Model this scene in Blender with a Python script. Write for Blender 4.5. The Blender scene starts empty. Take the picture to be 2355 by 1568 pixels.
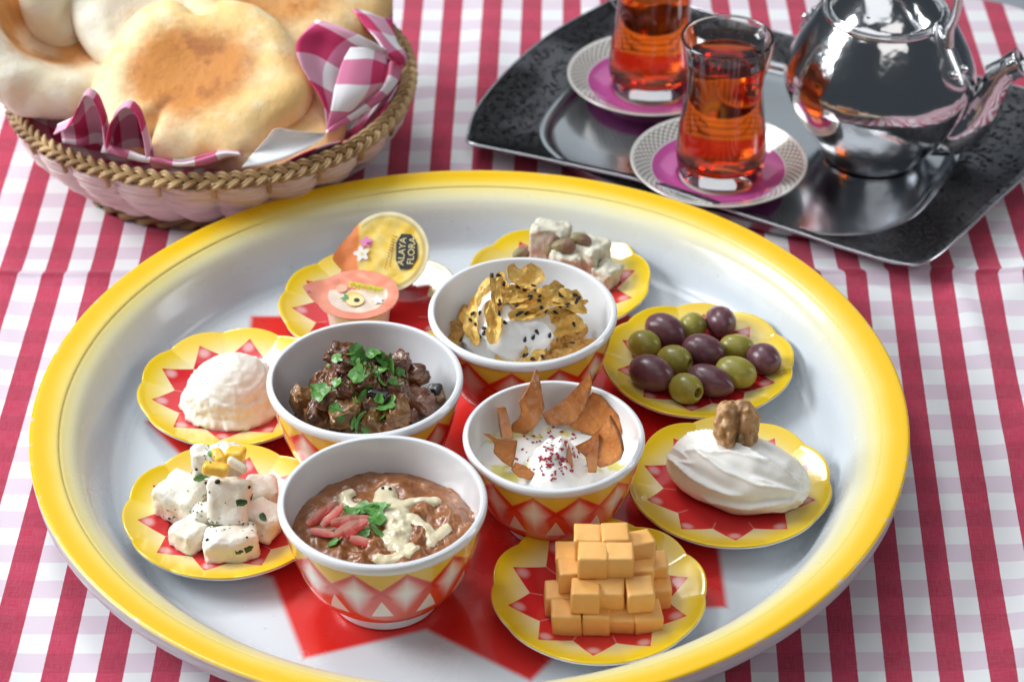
import bpy, bmesh, math, random
import numpy as np
from mathutils import Vector, Matrix, noise as mn
from mathutils.bvhtree import BVHTree

# ------------------------------------------------------------------ camera, world, lamps, exposure
SC = bpy.context.scene
COL = SC.collection
PITCH = math.radians(36.0)
CZ = 0.78
CAM = Vector((0.0, -CZ / math.tan(PITCH), CZ))
cd = bpy.data.cameras.new("camera")
cam = bpy.data.objects.new("camera", cd); COL.objects.link(cam)
cam.location = CAM
cam.rotation_euler = (math.pi / 2 - PITCH, 0, 0)
cd.sensor_width = 36.0; cd.lens = 85.0
cd.clip_start = 0.05; cd.clip_end = 50
cd.dof.use_dof = True
cd.dof.focus_distance = 1.185
cd.dof.aperture_fstop = 10.0
cd.dof.aperture_blades = 9
SC.camera = cam

W = bpy.data.worlds.new("World"); SC.world = W
W.use_nodes = True
wb = W.node_tree.nodes["Background"]
wb.inputs[0].default_value = (0.70, 0.84, 1.0, 1)
wb.inputs[1].default_value = 0.07

def area(name, loc, target, sx, sy, power, col):
    l = bpy.data.lights.new(name, 'AREA'); l.shape = 'RECTANGLE'; l.size = sx; l.size_y = sy
    l.energy = power; l.color = col
    o = bpy.data.objects.new(name, l); COL.objects.link(o)
    o.location = loc
    o.rotation_euler = (Vector(target) - Vector(loc)).to_track_quat('-Z', 'Y').to_euler()
    return o
area("left_window_lamp", (-1.55, 0.16, 1.00), (0, 0.0, 0.02), 0.85, 0.8, 41, (0.92, 0.965, 1.0))
area("back_left_window_lamp", (-0.85, 1.30, 2.05), (0, 0.0, 0), 0.55, 0.55, 19, (0.97, 0.985, 1.0))
area("overhead_softbox_lamp", (-0.40, 0.12, 1.90), (-0.40, 0.12, 0), 1.6, 1.9, 12, (0.94, 0.97, 1.0))
area("front_fill_lamp", (0.6, -2.0, 2.4), (0, 0, 0), 2.2, 1.2, 10, (1.0, 0.975, 0.94))  # added soft fill that lifts the camera-facing sides, not a lamp in the room
area("right_window_lamp", (1.75, 0.25, 0.75), (0.1, 0.05, 0), 0.35, 0.8, 5, (0.95, 0.98, 1.0))
area("back_wall_lamp", (0.2, 2.5, 1.85), (0, 0.0, 0), 2.4, 1.1, 5.5, (0.90, 0.97, 1.0))

SC.view_settings.view_transform = 'Standard'
SC.view_settings.look = 'None'
SC.view_settings.exposure = 0.0
SC.view_settings.gamma = 1.0
SC.cycles.use_denoising = True
SC.cycles.max_bounces = 14
SC.cycles.transmission_bounces = 12
SC.cycles.transparent_max_bounces = 12
SC.cycles.sample_clamp_indirect = 6.0
SC.cycles.caustics_refractive = True
SC.cycles.caustics_reflective = True
SC.cycles.blur_glossy = 0.5

# ------------------------------------------------------------------ helpers
FPX = 5560.0
SP, CP = math.sin(PITCH), math.cos(PITCH)
def ray(px, py):
    a = (px - 1177.5) / FPX; b = -(py - 784.0) / FPX
    return Vector((a, b * SP + CP, b * CP - SP))
def at(px, py, z=0.0):
    d = ray(px, py); k = (z - CAM.z) / d.z
    return CAM + d * k
def at_plane(px, py, p0, n):
    d = ray(px, py); k = (Vector(p0) - CAM).dot(n) / d.dot(n)
    return CAM + d * k
def zz(ox, oy, s):            # a zoomed view's own pixels -> picture pixels
    k = 2355.0 / 2546.0
    return lambda x, y: ((ox + x / s) * k, (oy + y / s) * k)

def link(o): COL.objects.link(o); return o
def meta(o, label=None, cat=None, group=None, kind=None):
    if label: o['label'] = label
    if cat: o['category'] = cat
    if group: o['group'] = group
    if kind: o['kind'] = kind
    return o
def mesh(name, V, F, mats=None, smooth=True, sharp=None, midx=None):
    me = bpy.data.meshes.new(name)
    me.from_pydata([tuple(v) for v in V], [], [tuple(f) for f in F])
    if mats is not None:
        for m in (mats if isinstance(mats, (list, tuple)) else [mats]): me.materials.append(m)
    if midx is not None: me.polygons.foreach_set("material_index", midx)
    if smooth: me.polygons.foreach_set("use_smooth", [True] * len(me.polygons))
    me.update()
    bm = bmesh.new(); bm.from_mesh(me); bmesh.ops.recalc_face_normals(bm, faces=bm.faces); bm.to_mesh(me); bm.free()
    if sharp: me.set_sharp_from_angle(angle=math.radians(sharp))
    return me
def ob(name, me, parent=None, loc=(0, 0, 0), rot=None, scale=1.0, **kw):
    o = bpy.data.objects.new(name, me); link(o)
    R = rot.to_4x4() if rot is not None else Matrix.Identity(4)
    s = scale if hasattr(scale, '__len__') else (scale,) * 3
    o.matrix_basis = Matrix.Translation(Vector(loc)) @ R @ Matrix.Diagonal((*s, 1))
    if parent is not None: o.parent = parent
    return meta(o, **kw)
def thing(name, label, cat, loc=(0, 0, 0), rot=None, group=None):
    return ob(name, None, None, loc, rot, label=label, cat=cat, group=group)
def RZ(a): return Matrix.Rotation(math.radians(a), 3, 'Z')
def RX(a): return Matrix.Rotation(math.radians(a), 3, 'X')
def RY(a): return Matrix.Rotation(math.radians(a), 3, 'Y')
def basis(n, xd):             # rotation whose z is n and whose x is near xd
    n = Vector(n).normalized(); x = Vector(xd); x = (x - n * x.dot(n)).normalized(); y = n.cross(x)
    return Matrix((x, y, n)).transposed()

def catmull(P, k):
    P = np.array(P, float); out = []
    Q = np.vstack([2 * P[0] - P[1], P, 2 * P[-1] - P[-2]])
    for i in range(1, len(Q) - 2):
        a, b, c, d = Q[i - 1], Q[i], Q[i + 1], Q[i + 2]
        for j in range(k):
            t = j / k
            out.append(0.5 * (2 * b + (c - a) * t + (2 * a - 5 * b + 4 * c - d) * t * t + (3 * b - a - 3 * c + d) * t ** 3))
    out.append(P[-1]); return np.array(out)
def grid_faces(m, n, wrap=False):
    F = []
    for i in range(m - 1):
        for j in range(n if wrap else n - 1):
            k = (j + 1) % n
            F.append((i * n + j, i * n + k, (i + 1) * n + k, (i + 1) * n + j))
    return F
def lathe(prof, n=72, mod=None):
    V, F, rows = [], [], []
    for i, (r, z) in enumerate(prof):
        if r < 1e-6:
            rows.append([len(V)]); V.append((0, 0, z)); continue
        row = []
        for j in range(n):
            a = 2 * math.pi * j / n
            rr, z2 = (mod(i, r, z, a) if mod else (r, z))
            row.append(len(V)); V.append((rr * math.cos(a), rr * math.sin(a), z2))
        rows.append(row)
    for a, b in zip(rows, rows[1:]):
        for j in range(n):
            k = (j + 1) % n
            if len(a) == 1 and len(b) == 1: continue
            if len(a) == 1: F.append((a[0], b[j], b[k]))
            elif len(b) == 1: F.append((a[j], a[k], b[0]))
            else: F.append((a[j], a[k], b[k], b[j]))
    return V, F
def tube(path, rad, n=10, cap=True, closed=False, flat=1.0):
    P = [Vector(p) for p in path]; m = len(P)
    R = rad if hasattr(rad, '__len__') else [rad] * m
    V, F = [], []; up = None
    for i in range(m):
        if closed: t = P[(i + 1) % m] - P[i - 1]
        else: t = P[min(i + 1, m - 1)] - P[max(i - 1, 0)]
        t.normalize()
        if up is None:
            up = Vector((0, 0, 1)) if abs(t.z) < .9 else Vector((1, 0, 0))
        s = t.cross(up); s.normalize(); up = s.cross(t)
        for j in range(n):
            a = 2 * math.pi * j / n
            V.append(P[i] + s * math.cos(a) * R[i] + up * math.sin(a) * R[i] * flat)
    F = grid_faces(m, n, True)
    if closed:
        for j in range(n):
            k = (j + 1) % n; F.append(((m - 1) * n + j, (m - 1) * n + k, k, j))
    elif cap:
        F.append(tuple(range(n))[::-1]); F.append(tuple((m - 1) * n + j for j in range(n)))
    return V, F
def fan_sheet(outline, rings, zf, th):
    """closed thick sheet: outline = list of (x,y) round the origin, z = zf(x,y,t)"""
    n = len(outline); V, F = [], []
    for side in (0, 1):
        b = len(V)
        x, y = 0, 0; V.append((0, 0, zf(0, 0, 0) - side * th))
        for k in range(1, rings + 1):
            t = k / rings
            for (ox, oy) in outline:
                x, y = ox * t, oy * t
                V.append((x, y, zf(x, y, t) - side * th * (1 if k < rings else .85)))
        for j in range(n):
            q = (j + 1) % n
            f = (b, b + 1 + j, b + 1 + q); F.append(f if side == 0 else f[::-1])
        for k in range(rings - 1):
            for j in range(n):
                q = (j + 1) % n
                f = (b + 1 + k * n + j, b + 1 + (k + 1) * n + j, b + 1 + (k + 1) * n + q, b + 1 + k * n + q)
                F.append(f if side == 0 else f[::-1])
    h = 1 + rings * n; e = 1 + (rings - 1) * n
    for j in range(n):
        q = (j + 1) % n
        F.append((e + j, h + e + j, h + e + q, e + q))
    return V, F
def rim_attr(me, n, rings):
    """how near the cut edge each point of a fan sheet lies, for browned edges"""
    v = ([0.0] + [k / rings for k in range(1, rings + 1) for _ in range(n)]) * 2
    me.attributes.new("rim", 'FLOAT', 'POINT').data.foreach_set("value", v)
    return me
def resample(poly, per):
    out = []
    for i in range(len(poly)):
        a = np.array(poly[i], float); b = np.array(poly[(i + 1) % len(poly)], float)
        for j in range(per): out.append(tuple(a + (b - a) * j / per))
    return out
def nz(p, s, seed=0.0): return mn.noise(Vector((p[0] * s + seed, p[1] * s + seed * 1.7, p[2] * s - seed)))
def fbm(p, s, seed=0.0, o=4):
    v, a, t = 0, 1, 0
    for _ in range(o):
        v += a * nz(p, s, seed); t += a; a *= .5; s *= 2.03; seed += 7.1
    return v / t
def ridg(p, s, seed=0.0, o=3):
    v, a, t = 0, 1, 0
    for _ in range(o):
        v += a * (1 - abs(nz(p, s, seed)) * 2); t += a; a *= .5; s *= 2.1; seed += 3.3
    return v / t
def sphere(sub):
    bm = bmesh.new(); bmesh.ops.create_icosphere(bm, subdivisions=sub, radius=1.0)
    V = [v.co.copy() for v in bm.verts]; F = [tuple(v.index for v in f.verts) for f in bm.faces]; bm.free()
    return V, F
def cubegrid(cuts):
    bm = bmesh.new(); bmesh.ops.create_cube(bm, size=2.0)
    if cuts: bmesh.ops.subdivide_edges(bm, edges=bm.edges[:], cuts=cuts, use_grid_fill=True)
    bm.verts.index_update()
    V = [v.co.copy() for v in bm.verts]; F = [tuple(v.index for v in f.verts) for f in bm.faces]; bm.free()
    return V, F
_cg = {}
def block(sx, sy, sz, bev, cuts=7, amp=0.0, freq=200, seed=0.0, skew=0.0):
    """rounded block standing on z=0"""
    if cuts not in _cg: _cg[cuts] = cubegrid(cuts)
    V0, F = _cg[cuts]; V = []
    h = Vector((sx / 2, sy / 2, sz / 2))
    for v in V0:
        v = Vector([math.copysign(abs(c) ** .72, c) for c in v])
        q = Vector((v.x * h.x, v.y * h.y, v.z * h.z))
        inn = Vector([max(-(h[i] - bev), min(h[i] - bev, q[i])) for i in range(3)])
        d = q - inn
        n = d.normalized() if d.length > 1e-9 else Vector((0, 0, 1))
        p = inn + n * bev
        if amp: p += n * (fbm(p, freq, seed) * amp)
        if skew: p.x += skew * p.z; p.y += skew * .7 * p.x * p.z / max(h.x, 1e-6)
        V.append(p + Vector((0, 0, h.z)))
    return V, F
def blob(rx, ry, rz, sub=4, disp=None):
    V0, F = sphere(sub); V = []
    for v in V0:
        p = Vector((v.x * rx, v.y * ry, v.z * rz))
        V.append(disp(p, v) if disp else p)
    return V, F
def pgrid(ctrl, k):           # smooth surface through a grid of control points
    C = np.array(ctrl, float)
    A = np.stack([catmull(C[i], k) for i in range(len(C))])
    B = np.stack([catmull(A[:, j], k) for j in range(A.shape[1])], 1)
    return B
def bvh_of(objs):
    V, F = [], []
    for o in objs:
        b = len(V); m = o.matrix_world if o.parent is None else o.parent.matrix_basis @ o.matrix_basis
        if o.parent is None: m = o.matrix_basis
        V += [m @ v.co for v in o.data.vertices]
        F += [tuple(b + i for i in p.vertices) for p in o.data.polygons]
    return BVHTree.FromPolygons(V, F)
def drop(bv, px, py):
    d = ray(px, py).normalized()
    h = bv.ray_cast(CAM, d)
    if h[0] is None: return None, None
    n = h[1]
    if n.dot(d) > 0: n = -n
    return h[0], n

# ------------------------------------------------------------------ node materials
class X:
    def __init__(s, nb, sock): s.nb, s.s = nb, sock
    def _b(s, op, o, sw=False):
        return s.nb.m(op, o, s) if sw else s.nb.m(op, s, o)
    def __add__(s, o): return s._b('ADD', o)
    __radd__ = __add__
    def __sub__(s, o): return s._b('SUBTRACT', o)
    def __rsub__(s, o): return s._b('SUBTRACT', o, True)
    def __mul__(s, o): return s._b('MULTIPLY', o)
    __rmul__ = __mul__
    def __truediv__(s, o): return s._b('DIVIDE', o)
class NB:
    def __init__(s, name, rough=.5, **kw):
        s.mat = bpy.data.materials.new(name); s.mat.use_nodes = True
        s.nt = s.mat.node_tree; s.p = s.nt.nodes["Principled BSDF"]; s._tc = None
        s.set('Roughness', rough)
        for k, v in kw.items(): s.set(k.replace('_', ' '), v)
    def set(s, k, v):
        i = s.p.inputs[k]
        if isinstance(v, X): s.nt.links.new(v.s, i)
        elif isinstance(v, (tuple, list)) and len(v) == 3 and i.type == 'RGBA': i.default_value = (*v, 1)
        else: i.default_value = v
    def _in(s, n, i, v):
        if isinstance(v, X): s.nt.links.new(v.s, n.inputs[i])
        else: n.inputs[i].default_value = v
    def m(s, op, a, b=None, c=None, clamp=False):
        n = s.nt.nodes.new('ShaderNodeMath'); n.operation = op; n.use_clamp = clamp
        s._in(n, 0, a)
        if b is not None: s._in(n, 1, b)
        if c is not None: s._in(n, 2, c)
        return X(s, n.outputs[0])
    def coord(s, which='Object'):
        if s._tc is None: s._tc = s.nt.nodes.new('ShaderNodeTexCoord')
        return X(s, s._tc.outputs[which])
    def xyz(s, v=None):
        n = s.nt.nodes.new('ShaderNodeSeparateXYZ'); s.nt.links.new((v or s.coord()).s, n.inputs[0])
        return [X(s, o) for o in n.outputs]
    def comb(s, x, y, z=0.0):
        n = s.nt.nodes.new('ShaderNodeCombineXYZ')
        for i, v in enumerate((x, y, z)): s._in(n, i, v)
        return X(s, n.outputs[0])
    def noise(s, scale, detail=3, rough=.55, v=None, dist=0.0):
        n = s.nt.nodes.new('ShaderNodeTexNoise'); s.nt.links.new((v or s.coord()).s, n.inputs['Vector'])
        n.inputs['Scale'].default_value = scale; n.inputs['Detail'].default_value = detail; n.inputs['Roughness'].default_value = rough
        n.inputs['Distortion'].default_value = dist
        return X(s, n.outputs[0])
    def voro(s, scale, v=None, feat='F1'):
        n = s.nt.nodes.new('ShaderNodeTexVoronoi'); s.nt.links.new((v or s.coord()).s, n.inputs['Vector'])
        n.feature = feat; n.inputs['Scale'].default_value = scale
        return X(s, n.outputs['Distance'])
    def step(s, v, a, b):     # smooth 0..1 between a and b (a may exceed b)
        n = s.nt.nodes.new('ShaderNodeMapRange'); n.interpolation_type = 'SMOOTHSTEP'
        rev = a > b
        s._in(n, 0, v); n.inputs[1].default_value = min(a, b); n.inputs[2].default_value = max(a, b)
        n.inputs[3].default_value = 1.0 if rev else 0.0; n.inputs[4].default_value = 0.0 if rev else 1.0
        return X(s, n.outputs[0])
    def mix(s, f, a, b):
        n = s.nt.nodes.new('ShaderNodeMix'); n.data_type = 'RGBA'
        s._in(n, 0, f)
        for i, c in ((6, a), (7, b)):
            if isinstance(c, X): s.nt.links.new(c.s, n.inputs[i])
            else: n.inputs[i].default_value = (*c, 1)
        return X(s, n.outputs[2])
    def bump(s, h, strength, dist):
        n = s.nt.nodes.new('ShaderNodeBump'); n.inputs['Strength'].default_value = strength; n.inputs['Distance'].default_value = dist
        s.nt.links.new(h.s, n.inputs['Height']); s.nt.links.new(n.outputs[0], s.p.inputs['Normal'])
    def attr(s, name):
        n = s.nt.nodes.new('ShaderNodeAttribute'); n.attribute_name = name; return X(s, n.outputs['Fac'])
    def rand(s):
        n = s.nt.nodes.new('ShaderNodeObjectInfo'); return X(s, n.outputs['Random'])
    def polar(s, rot=0.0):
        x, y, z = s.xyz()
        return s.m('SQRT', x * x + y * y), s.m('ARCTAN2', y, x) + rot, z
    def tipdist(s, r, a, n, R, ri):
        """signed distance inside an n-pointed star, plus 1 at tips / 0 at valleys"""
        t = s.m('ABSOLUTE', s.m('FRACT', a * (n / (2 * math.pi))) - .5) * 2
        ph = (1 - t) * (math.pi / n)
        px = r * s.m('COSINE', ph); py = r * s.m('SINE', ph)
        ex, ey = ri * math.cos(math.pi / n) - R, ri * math.sin(math.pi / n)
        L = math.hypot(ex, ey)
        return (py * (ex / L) - (px - R) * (ey / L)), t, ph
def plain(name, col, rough=.5, var=None, scale=60, bump=None, sss=0, **kw):
    b = NB(name, rough, **kw)
    if var: b.set('Base Color', b.mix(b.step(b.noise(scale, 4), .35, .65), col, var))
    else: b.set('Base Color', col)
    if bump: b.bump(b.noise(bump[0], 4), bump[1], bump[2])
    if sss:
        b.set('Subsurface Weight', sss); b.p.inputs['Subsurface Radius'].default_value = (.0024, .0016, .0010); b.p.inputs['Subsurface Scale'].default_value = 1.0
    return b.mat
WHITE = (.80, .80, .79)
YEL = (.86, .56, .012)
RED = (.66, .028, .028)
# ------------------------------------------------------------------ tablecloth on its table
def cloth_mat(name, uv=True):
    b = NB(name, .85)
    u, v, _ = b.xyz(b.coord('UV'))
    wob = b.noise(9, 2, v=b.coord('UV')) * .014
    fu = b.m('FRACT', u + wob - .02); fv = b.m('FRACT', v)
    red = b.m('MULTIPLY', b.step(fu, -.006, .008), b.step(fu, .500, .486))
    row = b.m('MULTIPLY', b.step(fv, -.01, .015), b.step(fv, .515, .49))
    base = b.mix(row, (.80, .81, .82), (.71, .60, .68))
    rc = b.mix(row, (.47, .014, .066), (.40, .011, .054))
    col = b.mix(red, base, rc)
    th = b.noise(1.0, 2, v=b.comb(u * 60, v * 3.0, 0.0)) ; th2 = b.noise(1.0, 2, v=b.comb(u * 3.0, v * 60, 3.0))
    col2 = b.mix(b.step(th + th2, .8, 1.25), col, b.mix(.06, col, (.9, .75, .8)))
    b.set('Base Color', col2)
    wx = b.m('SINE', u * (2 * math.pi * 52)); wy = b.m('SINE', v * (2 * math.pi * 52))
    b.bump(wx * wy + b.noise(40, 2, v=b.coord('UV')) * 1.5, .22, .0004)
    b.set('Sheen Weight', .15)
    return b.mat
M_CLOTH = cloth_mat("checked_cotton")
def cloth():
    xs = np.concatenate([np.linspace(-.62, -.36, 14)[:-1], np.linspace(-.36, .44, 201), np.linspace(.44, .62, 12)[1:]])
    ys = np.concatenate([np.linspace(-.52, -.30, 14)[:-1], np.linspace(-.30, .0, 70)[:-1], np.linspace(.0, .12, 120)[:-1], np.linspace(.12, .50, 96)])
    farx = ([-.2930, -.2669, -.2414, -.2146, -.0750, .0035, .0320, .1858, .2125, .2390, .2661, .2932], [0, 1, 2, 3, 8, 11, 12, 18, 19, 20, 21, 22])
    nearx = ([-.2689, -.2428, -.2152, -.1900, -.1647, .1863, .2110, .2340, .2600], [1, 2, 3, 4, 5, 18, 19, 20, 21])
    def interp(x, t):
        k, i = t
        if x < k[0]: return i[0] + (x - k[0]) / .0264
        if x > k[-1]: return i[-1] + (x - k[-1]) / .0267
        return float(np.interp(x, k, i))
    vk = [-.2274, -.2028, -.1771, -.047, -.0201, .0038, .0301, .0605, .086, .112, .2673, .2962, .3275, .3584, .3877]
    vi = [-11, -10, -9, -4, -3, -2, -1, 0, 1, 2, 7, 8, 9, 10, 11]
    V, UV = [], []
    for y in ys:
        for x in xs:
            fold = .0640 + .0065 * x
            d = y - fold
            z = .0016 * math.exp(-(d / .0035) ** 2) * (1 if d > 0 else math.exp(-(d / .0012) ** 2)) + .0011 * math.exp(-((d - .004) / .012) ** 2)
            z += .0012 * fbm((x, y, 0), 5, 3.0, 3)
            for (cx, cy, ax, w, h, ln) in ((.30, -.02, 62, .009, .0048, .09), (.27, -.16, 80, .013, .0038, .12), (.335, -.09, 110, .010, .0040, .08), (.255, .02, 98, .008, .0026, .06), (.30, -.23, 70, .010, .0034, .08), (-.31, -.10, 84, .010, .0026, .09), (-.25, -.24, 110, .011, .0024, .07), (.05, .36, 70, .011, .0026, .09), (-.05, .26, 100, .010, .0022, .08), (-.27, -.16, 100, .012, .0022, .10), (-.285, .02, 95, .010, .0018, .08), (.31, .08, 50, .012, .0026, .06), (.24, -.24, 60, .012, .002, .07), (-.02, .31, 85, .012, .002, .1)):
                ca, sa = math.cos(math.radians(ax)), math.sin(math.radians(ax))
                s = (x - cx) * ca + (y - cy) * sa; q = -(x - cx) * sa + (y - cy) * ca
                z += h * math.exp(-(q / w) ** 2 - (s / ln) ** 2)
            # the cloth runs over the table's rounded far right corner and hangs down
            ex, ey = x - .305, y - .335
            over = 0.0
            if x > .305 and y > .335: over = math.hypot(ex, ey) - .062
            elif x > .367: over = x - .367 if y > .335 else 0
            elif y > .397: over = y - .397
            X0, Y0 = x, y
            if over > 0:
                t = min(over, .5); z -= (t * t / .04 if t < .02 else t - .01) * .95
                if x > .305 and y > .335:
                    k = (.062 + .15 * t) / (t + .062 + 1e-9); X0, Y0 = .305 + ex * min(1, k), .335 + ey * min(1, k)
            z -= .92 * max(0.0, -.575 - x, -.475 - y)
            wf = 1 / (1 + math.exp(-max(-60, min(60, d / .0005))))
            tilt = .0008 * (y - .2) / .2 if x > .0 else 0
            uf = interp(x - .0 - (.0028 * max(0, 1 - abs(x - .0) / .12) * (y - .28) / .1), farx)
            un_ = interp(x + (.055 * (0.0 - y) * min(1, max(0, (x - .02) / .15)) if x > 0 else -.008 * y), nearx)
            u = un_ * (1 - wf) + uf * wf
            if y > vk[-1]: v = vi[-1] + (y - vk[-1]) / .0295
            elif y < vk[0]: v = vi[0] + (y - vk[0]) / .0258
            else: v = float(np.interp(y, vk, vi))
            V.append((X0, Y0, z)); UV.append((u, v + .25 + .02 * math.sin(x * 21)))
    F = grid_faces(len(ys), len(xs))
    me = mesh("tablecloth", V, F, M_CLOTH)
    uvl = me.uv_layers.new(name="weave")
    li = np.zeros(len(me.loops), int); me.loops.foreach_get("vertex_index", li)
    uvl.data.foreach_set("uv", np.array(UV, float)[li].ravel())
    o = ob("tablecloth", me, label="red and white checked cotton tablecloth with a pressed fold line across it", cat="tablecloth")
    return o
TC = cloth()
V, F = block(.925, .855, .03, .01, 3)
ob("table_top", mesh("table_top", V, F, plain("table_wood", (.25, .13, .06), .5), sharp=50), loc=(-.1075, -.0425, -.038), label="wooden table top hidden under the checked tablecloth", cat="table")
TC_dz = 0
V, F = [(-4, -3, -.76), (4, -3, -.76), (4, 5, -.76), (-4, 5, -.76)], [(0, 1, 2, 3)]
ob("floor", mesh("floor", V, F, plain("pale_floor", (.62, .66, .72), .6, (.55, .6, .66), 3), smooth=False), kind="structure")

# ------------------------------------------------------------------ the big enamel tray
TR = Vector((-.0212, -.1015, 0.0))
def tray_mat():
    b = NB("enamel_tray_print", .16, Coat_Weight=.2, Coat_Roughness=.08)
    r, a, z = b.polar(math.radians(114.9 + 90 + 90 + 180 + 1.1))
    d, t, ph = b.tipdist(r, a, 10, .1712, .1355)
    star = b.step(d, -.0022, .0022)
    wob = (b.noise(30, 3) - .5) * .004
    yel = b.step(r + wob, .1875, .2150)
    chip = b.m('MULTIPLY', b.step(b.noise(150, 3, .7), .60, .66), b.step(r, .2183, .2200))
    ycol = b.mix(b.step(r + wob, .203, .2165), (.92, .74, .07), (.88, .53, .003))
    c = b.mix(yel, (.64, .685, .72), ycol)
    line = b.m('MULTIPLY', b.step(r, .2058, .2066), b.step(r, .2079, .2068))
    c = b.mix(line * .2, c, (.55, .33, .02))
    c = b.mix(star, c, b.mix(b.step(b.noise(22, 2), .3, .7), (.70, .020, .012), (.62, .016, .014)))
    scr = b.m('MULTIPLY', b.step(b.noise(1, 4, .7, v=b.comb(r * 900, a * 6, 0.0)), .62, .75), b.step(b.noise(18, 2), .5, .62))
    c = b.mix(scr * .35, c, (.86, .86, .86)); dot = b.m('MULTIPLY', b.step(b.voro(95), .10, .05), b.step(b.noise(25, 2), .56, .62)); c = b.mix(dot * .22, c, (.22, .16, .10))
    c = b.mix(chip, c, (.60, .55, .45))
    up = b.nt.nodes.new('ShaderNodeNewGeometry')
    ed = b.step(r, .2203, .2207)
    c = b.mix(ed, c, (.66, .62, .54))
    b.set('Base Color', c)
    b.set('Roughness', b.step(b.noise(35, 4), .3, .75) * .12 + .20)
    b.bump(b.noise(16, 2), .05, .004)
    return b.mat
def build_tray():
    t = thing("serving_tray", "large round enamel tray with yellow rim and printed red star, carrying the small dishes", "tray", TR)
    pr = catmull([(0, .0040), (.09, .0041), (.165, .0042), (.1785, .0048)], 6)[:-1].tolist()
    pr += catmull([(.1785, .0048), (.1840, .0080), (.1905, .0190), (.1970, .0285), (.2040, .0325), (.2062, .0332)], 6)[:-1].tolist()
    pr += catmull([(.2062, .0332), (.2070, .0341), (.2120, .0352), (.2180, .0362), (.2201, .0361), (.2208, .0350), (.2203, .0338)], 5)[:-1].tolist()
    V, F = lathe(pr + [(.2203, .0338)], 200)
    ob("dish", mesh("tray_dish", V, F, tray_mat(), sharp=60), t)
    under = catmull([(.2202, .0337), (.2204, .0310), (.2200, .0280), (.2186, .0272), (.2172, .0290), (.2150, .0325), (.2060, .0310), (.1985, .0270), (.1915, .0170), (.1850, .0062), (.1790, .0022), (.16, .0017), (0, .0016)], 5)
    V, F = lathe(under.tolist(), 160)
    ob("underside", mesh("tray_underside", V, F, plain("enamel_white_back", (.55, .56, .58), .25, Coat_Weight=.3)), t, label="grey white enamelled back of the tray")
    return t
TRAY = build_tray()
ZF = .0046         # the tray floor

# ------------------------------------------------------------------ scalloped plates and bowls
PR = .0508
def plate_mat():
    b = NB("yellow_star_plate_print", .15, Coat_Weight=.6, Coat_Roughness=.05)
    r, a, z = b.polar(0.0)
    R = PR
    d, t, ph = b.tipdist(r, a, 10, .865 * R, .64 * R)
    star = b.step(d, -.00012, .00015)
    yel = b.step(r + (b.noise(60, 2) - .5) * .006, .50 * R, .97 * R)
    c = b.mix(yel, (.80, .77, .60), (.84, .60, .018))
    c = b.mix(b.step(r, .80 * R, .97 * R) * .45, c, (.84, .54, .006))
    gl = b.m('SQRT', (r - .76 * R) * (r - .76 * R) + (ph * r) * (ph * r))
    rc = b.mix(b.step(gl, .085 * R, .02 * R) * .5, (.62, .022, .028), (.85, .7, .68))
    phv = (math.pi / 10 - ph) * r
    slit = b.m('MULTIPLY', b.step(phv - (.60 * R - r) * .03, .010 * R, .003 * R), b.step(r, .50 * R, .54 * R))
    slit = b.m('MULTIPLY', slit, b.step(r, .645 * R, .635 * R))
    rc = b.mix(slit * .25, rc, (.80, .78, .76))
    c = b.mix(star, c, rc)
    b.set('Base Color', c)
    b.bump(b.noise(70, 2), .06, .0015)
    return b.mat
M_PLATE = plate_mat()
M_ENW = plain("white_melamine", (.82, .83, .85), .18, Coat_Weight=.5, Coat_Roughness=.06, bump=(60, .03, .001))
def plate_meshes():
    def mod(i, r, z, a):
        k = min(1, max(0, (r / PR - .45) / .55))
        lob = abs(math.cos(5 * a)) ** .9
        s = 1 + .030 * k * k * (lob - .62) + .006 * k * math.sin(3 * a + 1.2)
        return r * s, z + .0016 * k * k * (lob - .6)
    top = catmull([(0, .0066), (.020, .0066), (.029, .0075), (.0380, .0096), (.0460, .0122), (.0490, .0133), (.0503, .0136), (.0508, .0131)], 5)
    V, F = lathe(top.tolist(), 200, mod)
    a = mesh("plate_face", V, F, M_PLATE)
    bot = catmull([(.0508, .0130), (.0506, .0120), (.0480, .0105), (.0425, .0078), (.0350, .0050), (.0300, .0036), (.0290, .0002), (.0270, .0002), (.0262, .0022), (0, .0022)], 5)
    V, F = lathe(bot.tolist(), 200, mod)
    return a, mesh("plate_back", V, F, M_ENW)
PF, PB = plate_meshes()
def plate(label, x, y, rz, tilt=0, tiltdir=0, z=ZF):
    R = RZ(tiltdir) @ RX(tilt) @ RZ(rz - tiltdir)
    t = thing("scalloped_plate", label, "plate", (x, y + .0038, z), R, "yellow star plates on the tray")
    ob("plate_face", PF, t); ob("plate_back", PB, t)
    return t
ZP = ZF + .0068
P_CHED = (.0408, -.2262); P_LAB = (.1080, -.1459); P_OLI = (.0987, -.0444); P_HAL = (.0262, .0320); P_JAM = (-.0770, .0085); P_CRE = (-.1448, -.0680); P_FET = (-.1395, -.1687)
plate("yellow scalloped plate with red star under the orange cheese cubes", *P_CHED, 13)
plate("yellow scalloped plate with red star under the white cheese roll and walnut", *P_LAB, 18)
plate("yellow scalloped plate with red star holding green and purple olives", *P_OLI, 10)
plate("yellow scalloped plate with red star under the halva, behind the flake bowl", *P_HAL, 12)
plate("yellow scalloped plate with red star under two foil lidded jam cups", *P_JAM, 5)
plate("yellow scalloped plate with red star under the white cream scoop", *P_CRE, 13)
plate("yellow scalloped plate with red star under the herbed white cheese chunks", *P_FET, 9, 1.2, 100)

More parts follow.
